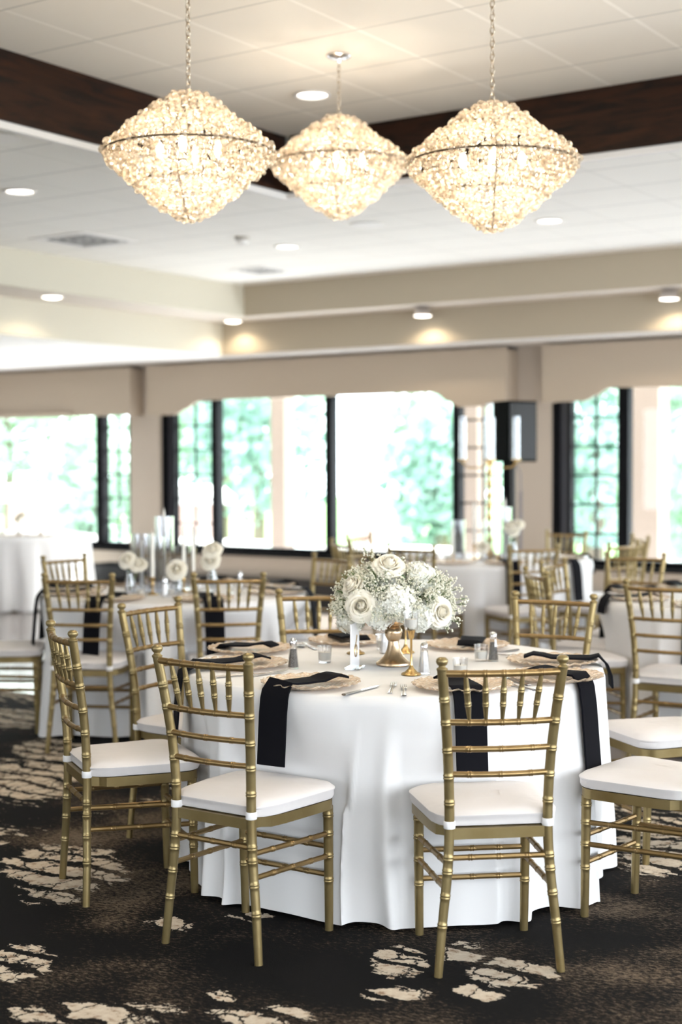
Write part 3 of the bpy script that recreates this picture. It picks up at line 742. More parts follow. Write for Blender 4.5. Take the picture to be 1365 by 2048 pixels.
def chair(x, y, head, label, group='gold chairs around the tables'):
    rz = R(head-90); CHAIRS.append((x, y, R(head)))
    if not used[0]:
        used[0] = True; CH0.location = (x, y, 0); CH0.rotation_euler = (0, 0, rz); CH0['label'] = label; CH0['group'] = group; return CH0
    return dup(CH0, (x, y, 0), rz, label, group=group)
def chair_top(x, y, head, label, group='gold chairs around the tables'):   # from the middle of the top rail
    a = R(head); return chair(x+.247*math.cos(a), y+.247*math.sin(a), head, label, group)
T1 = (-2.848, 4.58); T2 = (-5.50, 6.48); T3 = (-5.30, 9.93); T4 = (-2.62, 7.82); T7 = (-11.5, 10.9)
chair(-2.80, 3.66, 89.5, 'gold bamboo-style chair in the foreground left of centre, back to the camera')
chair(-2.12, 3.935, 131, 'gold bamboo-style chair in the foreground right of centre, back to the camera')
chair(-3.495, 3.865, 57, 'gold bamboo-style chair at the left edge of the front table, seen side-on')
chair(-1.81, 4.565, 174, 'gold chair cut off by the right edge, white cushion and front legs showing')
chair(-2.10, 5.36, -128, 'gold chair behind the right-edge chair, only its seat showing')
chair(-2.715, 5.465, -85, 'gold chair behind the front table, right of the flowers')
chair(-3.57, 5.135, -56, 'gold chair behind the front table, left of the flowers, facing the camera')
chair(-3.745, 4.54, 1, 'gold chair between the side-on chair and the foreground left chair')
chair_top(-5.29, 5.455, 118, 'gold chair at the left rear table nearest the left edge, back to the camera')
chair_top(-4.65, 5.885, 130, 'gold chair at the left rear table, second from left, black napkin hanging behind its back')
chair_top(-6.46, 6.54, 0, 'gold chair at the far left of the left rear table, before the white draped table')
chair_top(-5.07, 7.44, -108, 'gold chair at the far side of the left rear table')
chair_top(-4.52, 6.87, 203, 'gold chair partly hidden behind the flowers of the front table')
chair_top(-6.30, 7.32, -52, 'gold chair behind the candles and roses of the left rear table')
chair(-6.16, 5.78, 42, 'gold chair at the left edge, only its seat and front legs in view')
chair_top(-2.59, 6.58, 93, 'gold chair at the right edge before the right rear table, back turned')
chair_top(-3.43, 6.94, 44, 'gold chair seen edge-on just behind the front table, to the right of the flowers')
chair_top(-3.68, 7.67, 4, 'gold chair directly behind the edge-on chair')
chair_top(-3.53, 8.52, -82, 'gold chair on the far side of the right rear table, facing the camera')
chair_top(-4.46, 8.99, 140, 'gold chair at the candelabra table, front right, back to the camera')
chair_top(-5.17, 11.02, -92, 'gold chair behind the candelabra table, against the window frame')
chair_top(-5.20, 8.60, 92, 'gold chair at the candelabra table directly above the flowers')
chair_top(-5.96, 8.86, 55, 'gold chair seen edge-on at the left front of the candelabra table')
chair_top(-6.40, 9.78, 2, 'gold chair silhouetted against the window left of the candelabra table')
chair_top(-4.09, 9.65, 170, 'gold chair right of the candelabra table, in front of the right-hand window')
chair_top(-4.36, 10.62, 222, 'gold chair farthest back at the right of the candelabra table')

# ------------------------------------------------------------------ tables with floor-length cloths
def cloth_mesh(Rt, seed, c, rot, n=540, fl=.035, H=.756, folds=(9, 14, 21, 33)):
    r_ = random.Random(seed); ph = [r_.uniform(0, 6.28) for _ in folds]; am = [.40, .62, .34, .14]
    near = [q for q in CHAIRS if math.hypot(q[0]-c[0], q[1]-c[1]) < Rt+.45]
    def F_(a):
        s_ = sum(am[i]*math.sin(folds[i]*a+ph[i]+.8*math.sin(2*a+ph[i-1])) for i in range(len(folds)))
        return math.tanh(1.3*s_)
    m_ = MB(); prof = []
    rows = 26; vs = []; fs = []
    for j, (q, z) in enumerate([(0.25, 0), (.6, 0), (.9, 0), (.975, -.0005), (1.0, -.004)]):
        for k in range(n):
            a = 2*math.pi*k/n; vs.append((Rt*q*math.cos(a), Rt*q*math.sin(a), H+z))
    for j in range(1, rows+1):
        u = j/rows
        for k in range(n):
            a = 2*math.pi*k/n; g = min(1, u*1.25)**.8
            amp = .046*g*(.75+.6*u); rr = Rt+.008+fl*.55*u**1.1+amp*F_(a+.05*math.sin(3*u+a*5)*u)
            z = H-.004-.012*min(1, u*8)-(H-.028)*u
            if u > .98: z = .008+.012*(1-F_(a))*.5
            x, y = rr*math.cos(a), rr*math.sin(a)
            wx, wy = c[0]+x*math.cos(rot)-y*math.sin(rot), c[1]+x*math.sin(rot)+y*math.cos(rot)
            zz = min(1, max(0, (.70-z)/.20))
            for hx, hy, hh in near:      # the cloth gives way where a seat and its front legs stand against it
                fx, fy = math.cos(hh), math.sin(hh); dx, dy = wx-hx, wy-hy
                v_ = dx*fx+dy*fy; u_ = abs(-dx*fy+dy*fx)
                if v_ < .222+(0 if z > .38 else -.02) and u_ < .31:
                    k_ = 1 if u_ < .215 else (.31-u_)/.095
                    p_ = ((.222+(0 if z > .38 else -.02))-v_+.010*F_(a))*k_*k_*(3-2*k_)*zz
                    wx += fx*p_; wy += fy*p_
            dx, dy = wx-c[0], wy-c[1]
            vs.append((dx*math.cos(rot)+dy*math.sin(rot), -dx*math.sin(rot)+dy*math.cos(rot), z))
    R_ = len(vs)//n
    for j in range(R_-1):
        for k in range(n): k2 = (k+1) % n; fs.append((j*n+k, (j+1)*n+k, (j+1)*n+k2, j*n+k2))
    fs.append(tuple(range(n)))
    m_.add(vs, fs)
    return m_
def table(c, Rt, seed, label, clabel, rot=0, n=540):
    t = thing('round_table', label, 'table', (c[0], c[1], 0), rot, 'round banquet tables')
    obj('tabletop', MB().lathe([(Rt-.01, .726), (Rt-.002, .731), (Rt-.002, .746), (Rt-.01, .749)], 64), M('plywood_table', (.4, .3, .2), .6), t)
    for k in range(4):
        a = math.pi/4+k*math.pi/2
        obj('leg', MB().tube([(.45*math.cos(a), .45*math.sin(a), .726), (.52*math.cos(a), .52*math.sin(a), 0)], .014, 8), DULL, t)
    cl = obj('tablecloth', cloth_mesh(Rt, seed, c, rot, n), CLOTH, None, (c[0], c[1], 0), rot, angle=80)
    tag(cl, clabel, 'tablecloth', 'white floor-length tablecloths')
table(T1, .765, 11, 'round banquet table under the front white cloth, carrying the flower arrangement', 'white floor-length cloth on the front table, falling in soft folds', R(8), 720)
table(T2, .775, 21, 'round banquet table under the left rear white cloth with candles', 'white floor-length cloth on the left rear table with the glass cylinders')
table(T3, .775, 31, 'round banquet table far back under the tall gold candelabra', 'white floor-length cloth on the distant candelabra table')
table(T4, .775, 41, 'round banquet table cut off by the right edge of the picture', 'white floor-length cloth on the right rear table, cut off by the edge')
table(T7, .79, 51, 'round table in the far left corner by the left-hand window', 'white pleated floor-length cloth on the far left table by the window')
ZT = .757

# ------------------------------------------------------------------ place settings
def charger_mesh():
    n = 120; prof = [(.002, .004), (.05, .004), (.095, .004), (.105, .006), (.125, .011), (.150, .0175), (.163, .021), (.1655, .0205), (.164, .0175), (.150, .012), (.125, .006), (.10, .0), (.002, .0)]
    def wv(a, j):
        r_ = prof[j][0]; k = max(0, (r_-.10)/.065); return k*(.020*math.sin(22*a)+.012*math.sin(35*a+1.2))
    m_ = MB().lathe(prof, n, wav=wv)
    vs = []
    for (x, y, z) in m_.v:
        r_ = math.hypot(x, y); a = math.atan2(y, x); k = max(0, (r_-.10)/.065); vs.append((x, y, z+k*.0028*math.sin(22*a+r_*60)))
    m_.v = vs; return m_
CHM = charger_mesh().mesh('charger_plate', True, 60); CHM.materials.append(CHARGER)
def charger(x, y, label, group, rz=0):
    o_ = obj('charger_plate', CHM, None, None, (x, y, ZT), rz); tag(o_, label, 'charger plate', group)
def napkin(c, Rt, px, py, skew, label, group, hang=.27, w_=.105, over=.10, inner=.0, side=0.0):
    """folded cloth strip lying over the plate at (px,py), falling over the edge of the table centred c.
    skew turns the strip on the plate; side shifts where it meets the edge."""
    d = Vector((px-c[0], py-c[1], 0)); ang = math.atan2(d.y, d.x)+side; rp = d.length
    e = Vector((math.cos(ang), math.sin(ang), 0)); C3 = Vector((c[0], c[1], 0)); tn = Vector((-e.y, e.x, 0))
    edge = C3+e*(Rt+.004)
    # start point on the plate
    st = Vector((px, py, 0))-e*over+tn*skew
    pts = []; mid = Vector((px, py, 0))+tn*skew*.45
    bow = lambda p, z: Vector((p.x, p.y, z))
    def zat(p):
        r_ = (Vector((p.x, p.y, 0))-Vector((px, py, 0))).length
        return ZT+.010+(.024 if r_ < .175 and r_ > .14 else .014 if r_ <= .14 else .012 if r_ < .2 else .006)
    base = [st, st.lerp(mid, .33), st.lerp(mid, .66), mid, mid.lerp(edge, .25), mid.lerp(edge, .5), mid.lerp(edge, .75), mid.lerp(edge, .92)]
    for i, p in enumerate(base): pts.append(bow(p, zat(p)+(.012 if i in (1,) else .008 if i == 2 else 0)))
    o1 = C3+e*(Rt+.018); pts.append(bow(o1, ZT+.002)); o2 = C3+e*(Rt+.026); pts.append(bow(o2, ZT-.02))
    for k in range(1, 5):
        q = C3+e*(Rt+.030+.022*k/4*hang/.27); pts.append(bow(q, ZT-.02-hang*k/4))
    # widths axis
    m_ = MB(); vs = []; fs = []; n = len(pts); T_ = .0035
    for i, p in enumerate(pts):
        q = pts[min(i+1, n-1)]-pts[max(i-1, 0)]; q.normalize()
        wd = tn if i > 7 else (tn*(i/7.0)+(Vector((-(mid-st).normalized().y, (mid-st).normalized().x, 0)) if (mid-st).length > .01 else tn)*(1-i/7.0)).normalized()
        wd = (wd-q*wd.dot(q)).normalized(); nr = wd.cross(q).normalized()
        if i <= 7: nr = nr if nr.z > 0 else -nr
        else: nr = nr if nr.dot(e) > 0 else -nr
        ww = w_/2*(1.0 if i > 7 else .72+.28*i/7)
        for s_, tt in ((-1, -T_), (-1.03, 0), (-1, T_), (-.35, T_*1.35), (.35, T_*1.2), (1, T_), (1.03, 0), (1, -T_)):
            vs.append(p+wd*ww*s_+nr*tt)
    for i in range(n-1):
        for k in range(8): k2 = (k+1) % 8; fs.append((i*8+k, i*8+k2, (i+1)*8+k2, (i+1)*8+k))
    fs.append(tuple(range(7, -1, -1))); fs.append(tuple((n-1)*8+k for k in range(8)))
    base_ = Vector((px, py, ZT)); m_.add([v-base_ for v in vs], fs)
    o_ = obj('napkin', m_, BLACK, None, base_, angle=60); tag(o_, label, 'napkin', group)
def fork_mesh():
    m_ = MB(); zt = .003
    m_.tube([(0, -.095, zt), (0, -.06, zt+.001), (0, 0, zt+.003), (0, .03, zt+.006)], [.0085, .0065, .0035, .0035], 8, scl=(1, .25))
    m_.tube([(0, .03, zt+.006), (0, .045, zt+.003), (0, .055, zt+.002)], [.004, .011, .012], 8, scl=(1, .2))
    for k in range(4): m_.tube([((k-1.5)*.0058, .052, zt+.002), ((k-1.5)*.0060, .075, zt+.003), ((k-1.5)*.0056, .098, zt+.007)], [.0019, .0018, .0009], 5)
    return m_
def knife_mesh():
    m_ = MB(); m_.tube([(0, -.105, .004), (0, -.06, .004), (0, -.005, .004)], [.0085, .0075, .006], 8, scl=(1, .45))
    m_.prism([(-.006, -.005), (.006, -.005), (.009, .05), (.008, .09), (.001, .118), (-.006, .10), (-.0065, .03)], 'z', .003, .0048); return m_
def spoon_mesh():
    m_ = MB(); m_.tube([(0, -.09, .003), (0, -.05, .004), (0, .03, .007)], [.008, .005, .003], 8, scl=(1, .3))
    m_.lathe([(.001, .002), (.010, .0025), (.017, .006), (.0195, .010), (.0185, .010), (.012, .005), (.001, .004)], 20); vs = m_.v
    k0 = 24
    m_.v = [(x, y, z) if i < k0 else (x, y*1.45+.052, z) for i, (x, y, z) in enumerate(vs)]
    return m_
FKM = fork_mesh().mesh('fork'); KNM = knife_mesh().mesh('knife'); SPM = spoon_mesh().mesh('spoon')
for q in (FKM, KNM, SPM): q.materials.append(CHROME)
def flat(kind, x, y, head, label):
    o_ = obj(kind, {'fork': FKM, 'knife': KNM, 'spoon': SPM}[kind], None, None, (x, y, ZT), R(head-90)); tag(o_, label, kind, 'cutlery on the front table')
G1 = 'gold chargers on the front table'; G1n = 'black napkins on the front table'
SET = [((-2.791, 3.969), 'beside the foreground left chair', .06, -.045, .215), ((-2.339, 4.193), 'beyond the foreground right chair', -.03, -.05, .225),
       ((-2.173, 4.540), 'at the right, with the longest hanging napkin', .02, .02, .27), ((-2.351, 4.890), 'at the right rear, beside the table edge', .02, -.03, .06),
       ((-2.837, 5.125), 'at the back, right of the flowers', -.04, .12, .25), ((-3.322, 4.994), 'at the back, left of the flowers', -.03, .0, .25),
       ((-3.507, 4.570), 'at the left rear, near the glass pepper shaker', -.03, .03, .25), ((-3.268, 4.212), 'at the left, behind the foreground left chair', -.05, .12, .27)]
for (x, y), d_, skew, side, hang in SET:
    charger(x, y, 'gold pressed-glass charger plate '+d_, G1, rnd.uniform(0, 6))
    napkin(T1, .765, x, y, skew, 'folded black napkin lying on the charger '+d_, G1n, hang, side=side)
flat('knife', -2.585, 3.958, 92, 'silver knife right of the foreground charger, near the table edge')
flat('fork', -2.524, 4.052, 118, 'silver fork near the front edge, left of the pair')
flat('fork', -2.463, 4.026, 122, 'silver fork near the front edge, right of the pair')
flat('fork', -2.310, 4.382, 145, 'silver fork seen through the foreground right chair, left of two')
flat('fork', -2.259, 4.412, 148, 'silver fork seen through the foreground right chair, right of two')
flat('knife', -2.204, 4.316, 150, 'silver knife seen through the back of the foreground right chair')
flat('spoon', -3.453, 4.813, -35, 'silver spoon beside the left rear charger')
flat('knife', -3.382, 4.803, -40, 'silver knife between the left rear charger and the glass votive')
flat('knife', -2.661, 5.057, 250, 'silver knife right of the rear charger beside the flowers')
flat('knife', -3.118, 4.032, 60, 'silver knife between the left charger and the foreground charger')
flat('fork', -3.067, 4.092, 80, 'silver fork between the left charger and the foreground charger')
flat('fork', -2.539, 5.006, 215, 'silver fork at the right rear behind the pepper shaker')
flat('knife', -2.30, 4.79, 215, 'silver knife lying between the two right-hand chargers')

# ------------------------------------------------------------------ front table centrepiece
def votive(x, y, z, label, cat='votive candle', group='glass votive candles on the front table', r_=.027, h=.062):
    t = thing('votive_candle', label, cat, (x, y, z), 0, group)
    obj('glass_cup', MB().lathe([(.001, .0), (r_*.82, 0), (r_*.86, .004), (r_, h), (r_*.93, h), (r_*.80, .010), (.001, .009)], 24, cap=False), GLASS, t)
    obj('wax', MB().lathe([(.001, .010), (r_*.78, .010), (r_*.84, h*.60), (r_*.7, h*.62), (.001, h*.60)], 20), WAX, t)
    obj('wick', MB().tube([(0, 0, h*.6), (.001, 0, h*.6+.008)], .0009, 5), BLACK, t)
votive(-3.075, 4.464, ZT, 'small glass votive with white wax between the pepper shaker and the table sign')
votive(-2.604, 4.811, ZT, 'small glass votive with white wax beside the right pepper shaker')
votive(-2.482, 4.434, ZT, 'small glass votive standing behind the foreground right chair back')
votive(-3.088, 4.886, ZT, 'small glass votive at the back under the flowers, left of the gold vase')
def shaker(x, y, kind, label):
    t = thing(kind+'_shaker', label, kind+' shaker', (x, y, ZT), rnd.uniform(0, 1), 'glass shakers on the front table')
    obj('glass_body', MB().lathe([(.001, 0), (.021, 0), (.0215, .004), (.0135, .082), (.0115, .085), (.001, .085)], 8, cap=False), GLASS, t, angle=20)
    obj('contents', MB().lathe([(.001, .005), (.0185, .005), (.0118, .076 if kind == 'salt' else .070), (.001, .076 if kind == 'salt' else .070)], 8), SALT if kind == 'salt' else PEPPER, t, angle=20)
    obj('lid', MB().lathe([(.0125, .083), (.0135, .085), (.0135, .094), (.0125, .102), (.009, .108), (.001, .111)], 20), CHROME, t)
shaker(-3.081, 4.272, 'pepper', 'glass pepper shaker with domed steel lid behind the foreground charger, left')
shaker(-2.618, 4.418, 'salt', 'glass salt shaker full of white salt beside the front brass candlestick')
shaker(-2.566, 4.836, 'pepper', 'glass pepper shaker with steel lid at the right, beside the votive')
shaker(-3.023, 4.800, 'salt', 'glass salt shaker half hidden behind the gold vase, at its left')
def candlestick(x, y, h, label):
    t = thing('brass_candlestick', label, 'candlestick', (x, y, ZT), 0, 'brass candlesticks around the vase')
    obj('base', MB().lathe([(.001, 0), (.034, 0), (.036, .003), (.033, .007), (.022, .011), (.010, .024), (.006, .034)], 28), BRASS, t)
    obj('stem', MB().lathe([(.006, .034), (.0042, .045), (.0042, h-.034), (.006, h-.030)], 16), BRASS, t)
    obj('cup', MB().lathe([(.006, h-.032), (.010, h-.028), (.012, h-.012), (.0145, h-.004), (.0145, h), (.001, h)], 20), BRASS, t)
    votive(x, y, ZT+h, 'glass votive with white wax standing on '+label.split(',')[0], group='votives on the brass candlesticks')
candlestick(-2.638, 4.363, .158, 'the front brass candlestick, just right of the gold vase')
candlestick(-3.110, 4.728, .150, 'the brass candlestick behind the table sign')
candlestick(-2.962, 4.857, .150, 'the brass candlestick directly behind the gold vase')
t = thing('table_number_sign', 'clear acrylic table sign with a frosted white panel and gold 6', 'table sign', (-2.893, 4.391, ZT), R(33.9+76))
obj('base', MB().prism([(-.045, -.028), (.045, -.028), (.045, .028), (-.045, .028)], 'z', 0, .006), glass('acrylic', (1, 1, 1), .35, .95), t, smooth=False)
FROST = M('frosted_white_acrylic', (.82, .82, .84), .3)
obj('panel', MB().box(-.060, .060, -.0025, .0025, .004, .165), FROST, t, smooth=False)
pts = []
for k in range(40):
    u = k/39
    if u < .45: s_ = u/.45; pts.append((.018-.036*s_**1.2, -.0042, .120-.055*s_))
    else:
        a = math.pi+(u-.45)/.55*2*math.pi; pts.append((.0+.018*math.cos(a), -.0042, .065-.0+.022*math.sin(a)*1.0))
obj('number', MB().tube(pts, .0018, 6), BRASS, t)
pts2 = [(x, .0042, z) for x, y, z in pts]
obj('number', MB().tube(pts2, .0018, 6), BRASS, t)
vase = thing('compote_vase', 'champagne gold footed compote vase holding the white flower arrangement', 'vase', (-2.823, 4.544, ZT))
obj('foot', MB().lathe([(.001, 0), (.062, 0), (.065, .004), (.064, .010), (.052, .018), (.036, .034), (.026, .055), (.021, .075), (.019, .090)], 40), BRASS2, vase)
obj('knop', MB().lathe([(.019, .088), (.024, .094), (.0305, .108), (.0325, .120), (.0305, .132), (.024, .140), (.020, .143)], 40), BRASS2, vase)
obj('bowl', MB().lathe([(.020, .140), (.028, .146), (.045, .155), (.060, .175), (.068, .200), (.066, .200), (.055, .178), (.001, .16)], 40), BRASS2, vase)

def rose_mesh(S=1.0, seed=0, open_=1.0):
    """bloom facing +Z, base at the origin, about .05*S radius"""
    rg_ = random.Random(seed); m_ = MB()
    def petal(rb, rt, h, zb, ang, span, curl, spi, nu=10, nv=8):
        vs = []; w1, w2 = rg_.uniform(0, 6.28), rg_.uniform(.7, 1.3)
        for j in range(nv+1):
            v = j/nv
            for i in range(nu+1):
                u = i/nu*2-1
                r_ = rb+(rt-rb)*(v**1.4)+.0045*math.sin(math.pi*v)+spi*u*v
                lip = max(0, v-.72)/.28
                r_ += curl*.0085*lip**1.6*(1-.3*u*u)
                z = zb+h*v*(1-.26*abs(u)**3)-curl*.0065*lip**2+.0011*math.sin(u*6*w2+w1)*v
                a = ang+u*span*(.55+.45*math.sin(math.pi*min(.5, v*.8)))
                vs.append((r_*S*math.cos(a), r_*S*math.sin(a), z*S))
        n0 = nu+1; fs = [(j*n0+i, j*n0+i+1, (j+1)*n0+i+1, (j+1)*n0+i) for j in range(nv) for i in range(nu)]
        m_.add(vs, fs)
    for ring, (cnt, rb, rt, h, zb, cur, spi) in enumerate([(2, .006, .002, .041, .004, 0, .001), (2, .008, .0060, .044, .003, 0, .0020), (3, .010, .0110, .045, .002, .15, .0028), (3, .012, .0170, .044, .001, .4, .0032),
                                                       (4, .014, .0235, .041, 0, .7, .0035), (4, .015, .0305, .036, -.001, 1.0, .0035), (5, .016, .037, .029, -.002, 1.3, .0035), (5, .016, .043, .020, -.003, 1.5, .003)]):
        for k in range(cnt):
            petal(rb, rt*open_, h*rg_.uniform(.94, 1.05), zb, ring*1.1+k*2*math.pi/cnt+rg_.uniform(-.15, .15), math.pi/cnt*1.3, cur, spi)
    return m_
def frame_to(d):
    d = Vector(d).normalized(); return d.to_track_quat('Z', 'Y')
def place_dir(o, loc, d): o.location = loc; o.rotation_mode = 'QUATERNION'; o.rotation_quaternion = frame_to(d)
ROSES = [rose_mesh(1.0, s).mesh('rose', True, 75) for s in (1, 2, 3)]
for q in ROSES: q.materials.append(PETAL)
arr = thing('flower_arrangement', 'rounded arrangement of white roses, hydrangeas and baby\'s breath in the gold vase', 'flower arrangement', (-2.828, 4.539, ZT+.185))
ac = Vector((-2.828, 4.539, ZT+.185))
ROSEP = []
# local axes seen from the front of the table
RX = Vector((.83, .558, 0)); FW = Vector((.558, -.83, 0))      # right, towards the viewer
def lp(r_, u, f): return RX*r_+Vector((0, 0, u))+FW*f
# roses: (right, up, forward, facing)
for i, (r_, u, f, d, s_) in enumerate([(-.115, .045, .135, lp(-.25, .15, 1), 1.10), (-.148, .115, .075, lp(-.8, .55, .5), .98), (-.012, .190, .07, lp(.05, 1, .75), 1.12),
                                    (.178, .020, .10, lp(.55, .05, .8), 1.02), (.085, .165, -.02, lp(.3, .9, .2), .95), (-.06, .12, -.14, lp(-.3, .5, -.9), 1), (.12, .08, -.13, lp(.5, .4, -.9), 1)]):
    ROSEP.append((lp(r_, u, f), Vector(d).normalized()))
    o_ = obj('rose', ROSES[i % 3], None, arr); place_dir(o_, lp(r_, u, f)-Vector(d).normalized()*.02, d); o_.scale = (s_,)*3
def floret(m_, c, n, s_, rg_):
    a = n.orthogonal().normalized(); b = n.cross(a); ph = rg_.uniform(0, 6.28)
    for k in range(4):
        t_ = ph+k*math.pi/2; e = a*math.cos(t_)+b*math.sin(t_); g = n.cross(e)
        p0 = c; p1 = c+e*s_*.5+g*s_*.42+n*s_*.12; p2 = c+e*s_+n*s_*.22; p3 = c+e*s_*.5-g*s_*.42+n*s_*.12
        m_.add([p0, p1, p2, p3, c+e*s_*.55+n*s_*.02], [(0, 4, 1), (1, 4, 2), (2, 4, 3), (3, 4, 0)])
def hydrangea(c, rad, label=None, seed=0, cnt=210):
    rg_ = random.Random(seed); m_ = MB()
    for i in range(cnt):
        z = 1-2*(i+.5)/cnt; a = i*2.39996; q = math.sqrt(1-z*z); n = Vector((q*math.cos(a), q*math.sin(a), z))
        nn = (n+Vector((rg_.gauss(0, .22), rg_.gauss(0, .22), rg_.gauss(0, .22)))).normalized()
        floret(m_, n*rad*rg_.uniform(.86, 1.04), nn, .0135, rg_)
    m_.add([v*rad*.82 for v in ICO2[0]], ICO2[1])
    o_ = obj('hydrangea_head', m_, PETALW, arr, c, smooth=False); return o_
hydrangea(lp(.015, .055, .115), .068, seed=1); hydrangea(lp(-.045, .015, .10), .055, seed=2, cnt=160); hydrangea(lp(.095, .005, .10), .055, seed=3, cnt=160)
hydrangea(lp(.10, .135, .035), .058, seed=4, cnt=170); hydrangea(lp(-.15, -.01, .03), .052, seed=5, cnt=140); hydrangea(lp(.03, .03, -.12), .075, seed=6); hydrangea(lp(-.02, .09, .0), .08, seed=7, cnt=150)
hydrangea(lp(.17, .0, .03), .05, seed=8, cnt=130)
# baby's breath sprays
rg = random.Random(12); gy = MB(); stm = MB()
ROSEC = []
def spray(c, outd, n, rad):
    if any((c-q).length < .058 for q in ROSEC): return
    for i in range(n):
        d = Vector((rg.gauss(0, 1), rg.gauss(0, 1), rg.gauss(0, 1))).normalized()*rad*rg.uniform(.2, 1)**.5
        p = c+d; s_ = rg.uniform(.0026, .0048)
        q = frame_to((rg.gauss(0, 1), rg.gauss(0, 1), rg.gauss(0, 1)))
        gy.add([q @ Vector((v.x*s_, v.y*s_, v.z*s_*.7))+p for v in ICO_V], ICO_F)
        if i % 3 == 0: stm.tube([c-outd*.03, c+d*.4, p], .0006, 3, cap=False)
ROSEC += [q+n_*.035 for q, n_ in ROSEP]
for i in range(520):
    a = rg.uniform(0, 2*math.pi); el = rg.uniform(-.35, 1.0)
    dx, dz = math.cos(a)*math.sqrt(max(0, 1-max(0, el)**2)), el
    dy = math.sin(a)*math.sqrt(max(0, 1-max(0, el)**2))
    n = Vector((dx, dy, dz*.8))
    base = RX*(dx*.205)+FW*(dy*.165)+Vector((0, 0, .035+dz*(.165 if dz > 0 else .10)))
    k = rg.uniform(.84, 1.06)
    if dx > .6: k *= 1.08
    outd = (RX*dx+FW*dy+Vector((0, 0, dz))).normalized()
    spray(base*k, outd, rg.randint(11, 19), rg.uniform(.016, .028))
for (r_, u, f) in [(-.095, .235, .03), (-.075, .228, .03), (.10, .225, 0), (.245, .10, .03), (.262, .045, .05), (.25, .02, .06), (.225, .13, .02), (.13, .212, .0), (.24, -.02, .06), (.27, .06, 0), (.205, -.045, .07)]:
    spray(lp(r_, u, f), lp(r_, u, f).normalized(), 14, .018); stm.tube([lp(r_*.4, u*.4, f*.4), lp(r_, u, f)], .0006, 4)
o_ = obj('babys_breath', gy, GYP, arr, smooth=False); o_['kind'] = 'stuff'
for i in range(60):
    a = rg.uniform(0, 6.28); b = rg.uniform(0, 1); p = RX*(math.cos(a)*.19)+FW*(math.sin(a)*.15)+Vector((0, 0, .02+.15*b)); stm.tube([(0, 0, -.02), p*.5, p], .0007, 4)
o_ = obj('stems', stm, STEM, arr, smooth=False); o_['kind'] = 'stuff'
lf = MB()
for i in range(46):
    a = rg.uniform(0, 6.28); el = rg.uniform(-.2, .9)
    p = (RX*(math.cos(a)*.17)+FW*(math.sin(a)*.14))*math.sqrt(1-max(0, el)**2)+Vector((0, 0, .03+.15*el)); n = p.normalized()
    t_ = n.orthogonal().normalized(); t_ = Matrix.Rotation(rg.uniform(0, 6.28), 3, n) @ t_; b_ = n.cross(t_); L_ = rg.uniform(.03, .05)
    lf.add([p-t_*L_*.5, p+b_*L_*.22+n*.003, p+t_*L_*.5+n*.006, p-b_*L_*.22+n*.003, p+n*.002], [(0, 4, 1), (1, 4, 2), (2, 4, 3), (3, 4, 0)])
obj('leaves', lf, LEAF, arr, smooth=False)['kind'] = 'stuff'

# ------------------------------------------------------------------ other tables' settings
def settings(c, Rt, angs, where, tag_, ngap=True):
    for a_, name_, hang in angs:
        a = R(a_); x, y = c[0]+.60*math.cos(a), c[1]+.60*math.sin(a)
        charger(x, y, 'gold charger plate on %s, %s' % (where, name_), 'gold chargers on '+where, a)
        if hang: napkin(c, Rt, x, y, rnd.uniform(-.04, .04), 'folded black napkin on %s, %s' % (where, name_), 'black napkins on '+where, hang, side=rnd.uniform(-.04, .04))
settings(T2, .775, [(-84, 'behind the leftmost chair back', .28), (-36, 'behind the second chair back', .34), (20, 'at its right end', .27), (66, 'at its far right side', .1), (112, 'at its far side', .1), (160, 'at its far left side', .2), (205, 'at its left end', .27), (-128, 'at its left front', .27)], 'the left rear table', 'T2')
settings(T3, .775, [(-50, 'front right', .30), (-8, 'right end', .27), (40, 'far right', .1), (-88, 'front centre', 0), (-125, 'front left', .30), (188, 'left end', .2)], 'the candelabra table', 'T3')
settings(T4, .775, [(-90, 'nearest the camera', .28), (-135, 'at its front left', .05), (-182, 'at its left end', .30), (140, 'at its far left', .1)], 'the right rear table', 'T4')

# ------------------------------------------------------------------ centrepieces of the rear tables
def cyl_vase(x, y, r_, h, label, group, candle=0, cr=.011):
    t = thing('cylinder_vase', label, 'vase', (x, y, ZT), 0, group)
    obj('glass_wall', MB().lathe([(r_*.96, .004), (r_, .004), (r_, h), (r_*.95, h), (r_*.95, .012)], 28, cap=False), VGLASS, t)
    obj('glass_base', MB().lathe([(.001, 0), (r_, 0), (r_, .010), (.001, .010)], 28), VGLASS, t)
    if candle:
        c = obj('taper_candle', taper_mesh(candle, cr), WAX, None, (x, y, ZT+.011))
        tag(c, 'white taper candle inside '+label.split(',')[0], 'candle', 'tapers inside the glass cylinders')
def taper_mesh(h, r_=.011): return MB().lathe([(.001, 0), (r_, 0), (r_*.9, h*.8), (r_*.7, h*.94), (r_*.25, h*.985), (.0008, h), (.0008, h+.008)], 14)
def stick_taper(x, y, hs, h, label, group, r_=.011):
    t = thing('taper_holder', 'slim gold holder under '+label, 'candle holder', (x, y, ZT), 0, group)
    obj('base', MB().lathe([(.001, 0), (.032, 0), (.030, .006), (.008, .014), (.006, .02)], 20), BRASS, t)
    obj('stem', MB().lathe([(.006, .018), (.005, hs*.5), (.009, hs*.6), (.005, hs*.72), (.012, hs-.02), (.013, hs), (.001, hs)], 14), BRASS, t)
    tag(obj('taper_candle', taper_mesh(h, r_), WAX, None, (x, y, ZT+hs)), label, 'candle', 'free standing tapers')
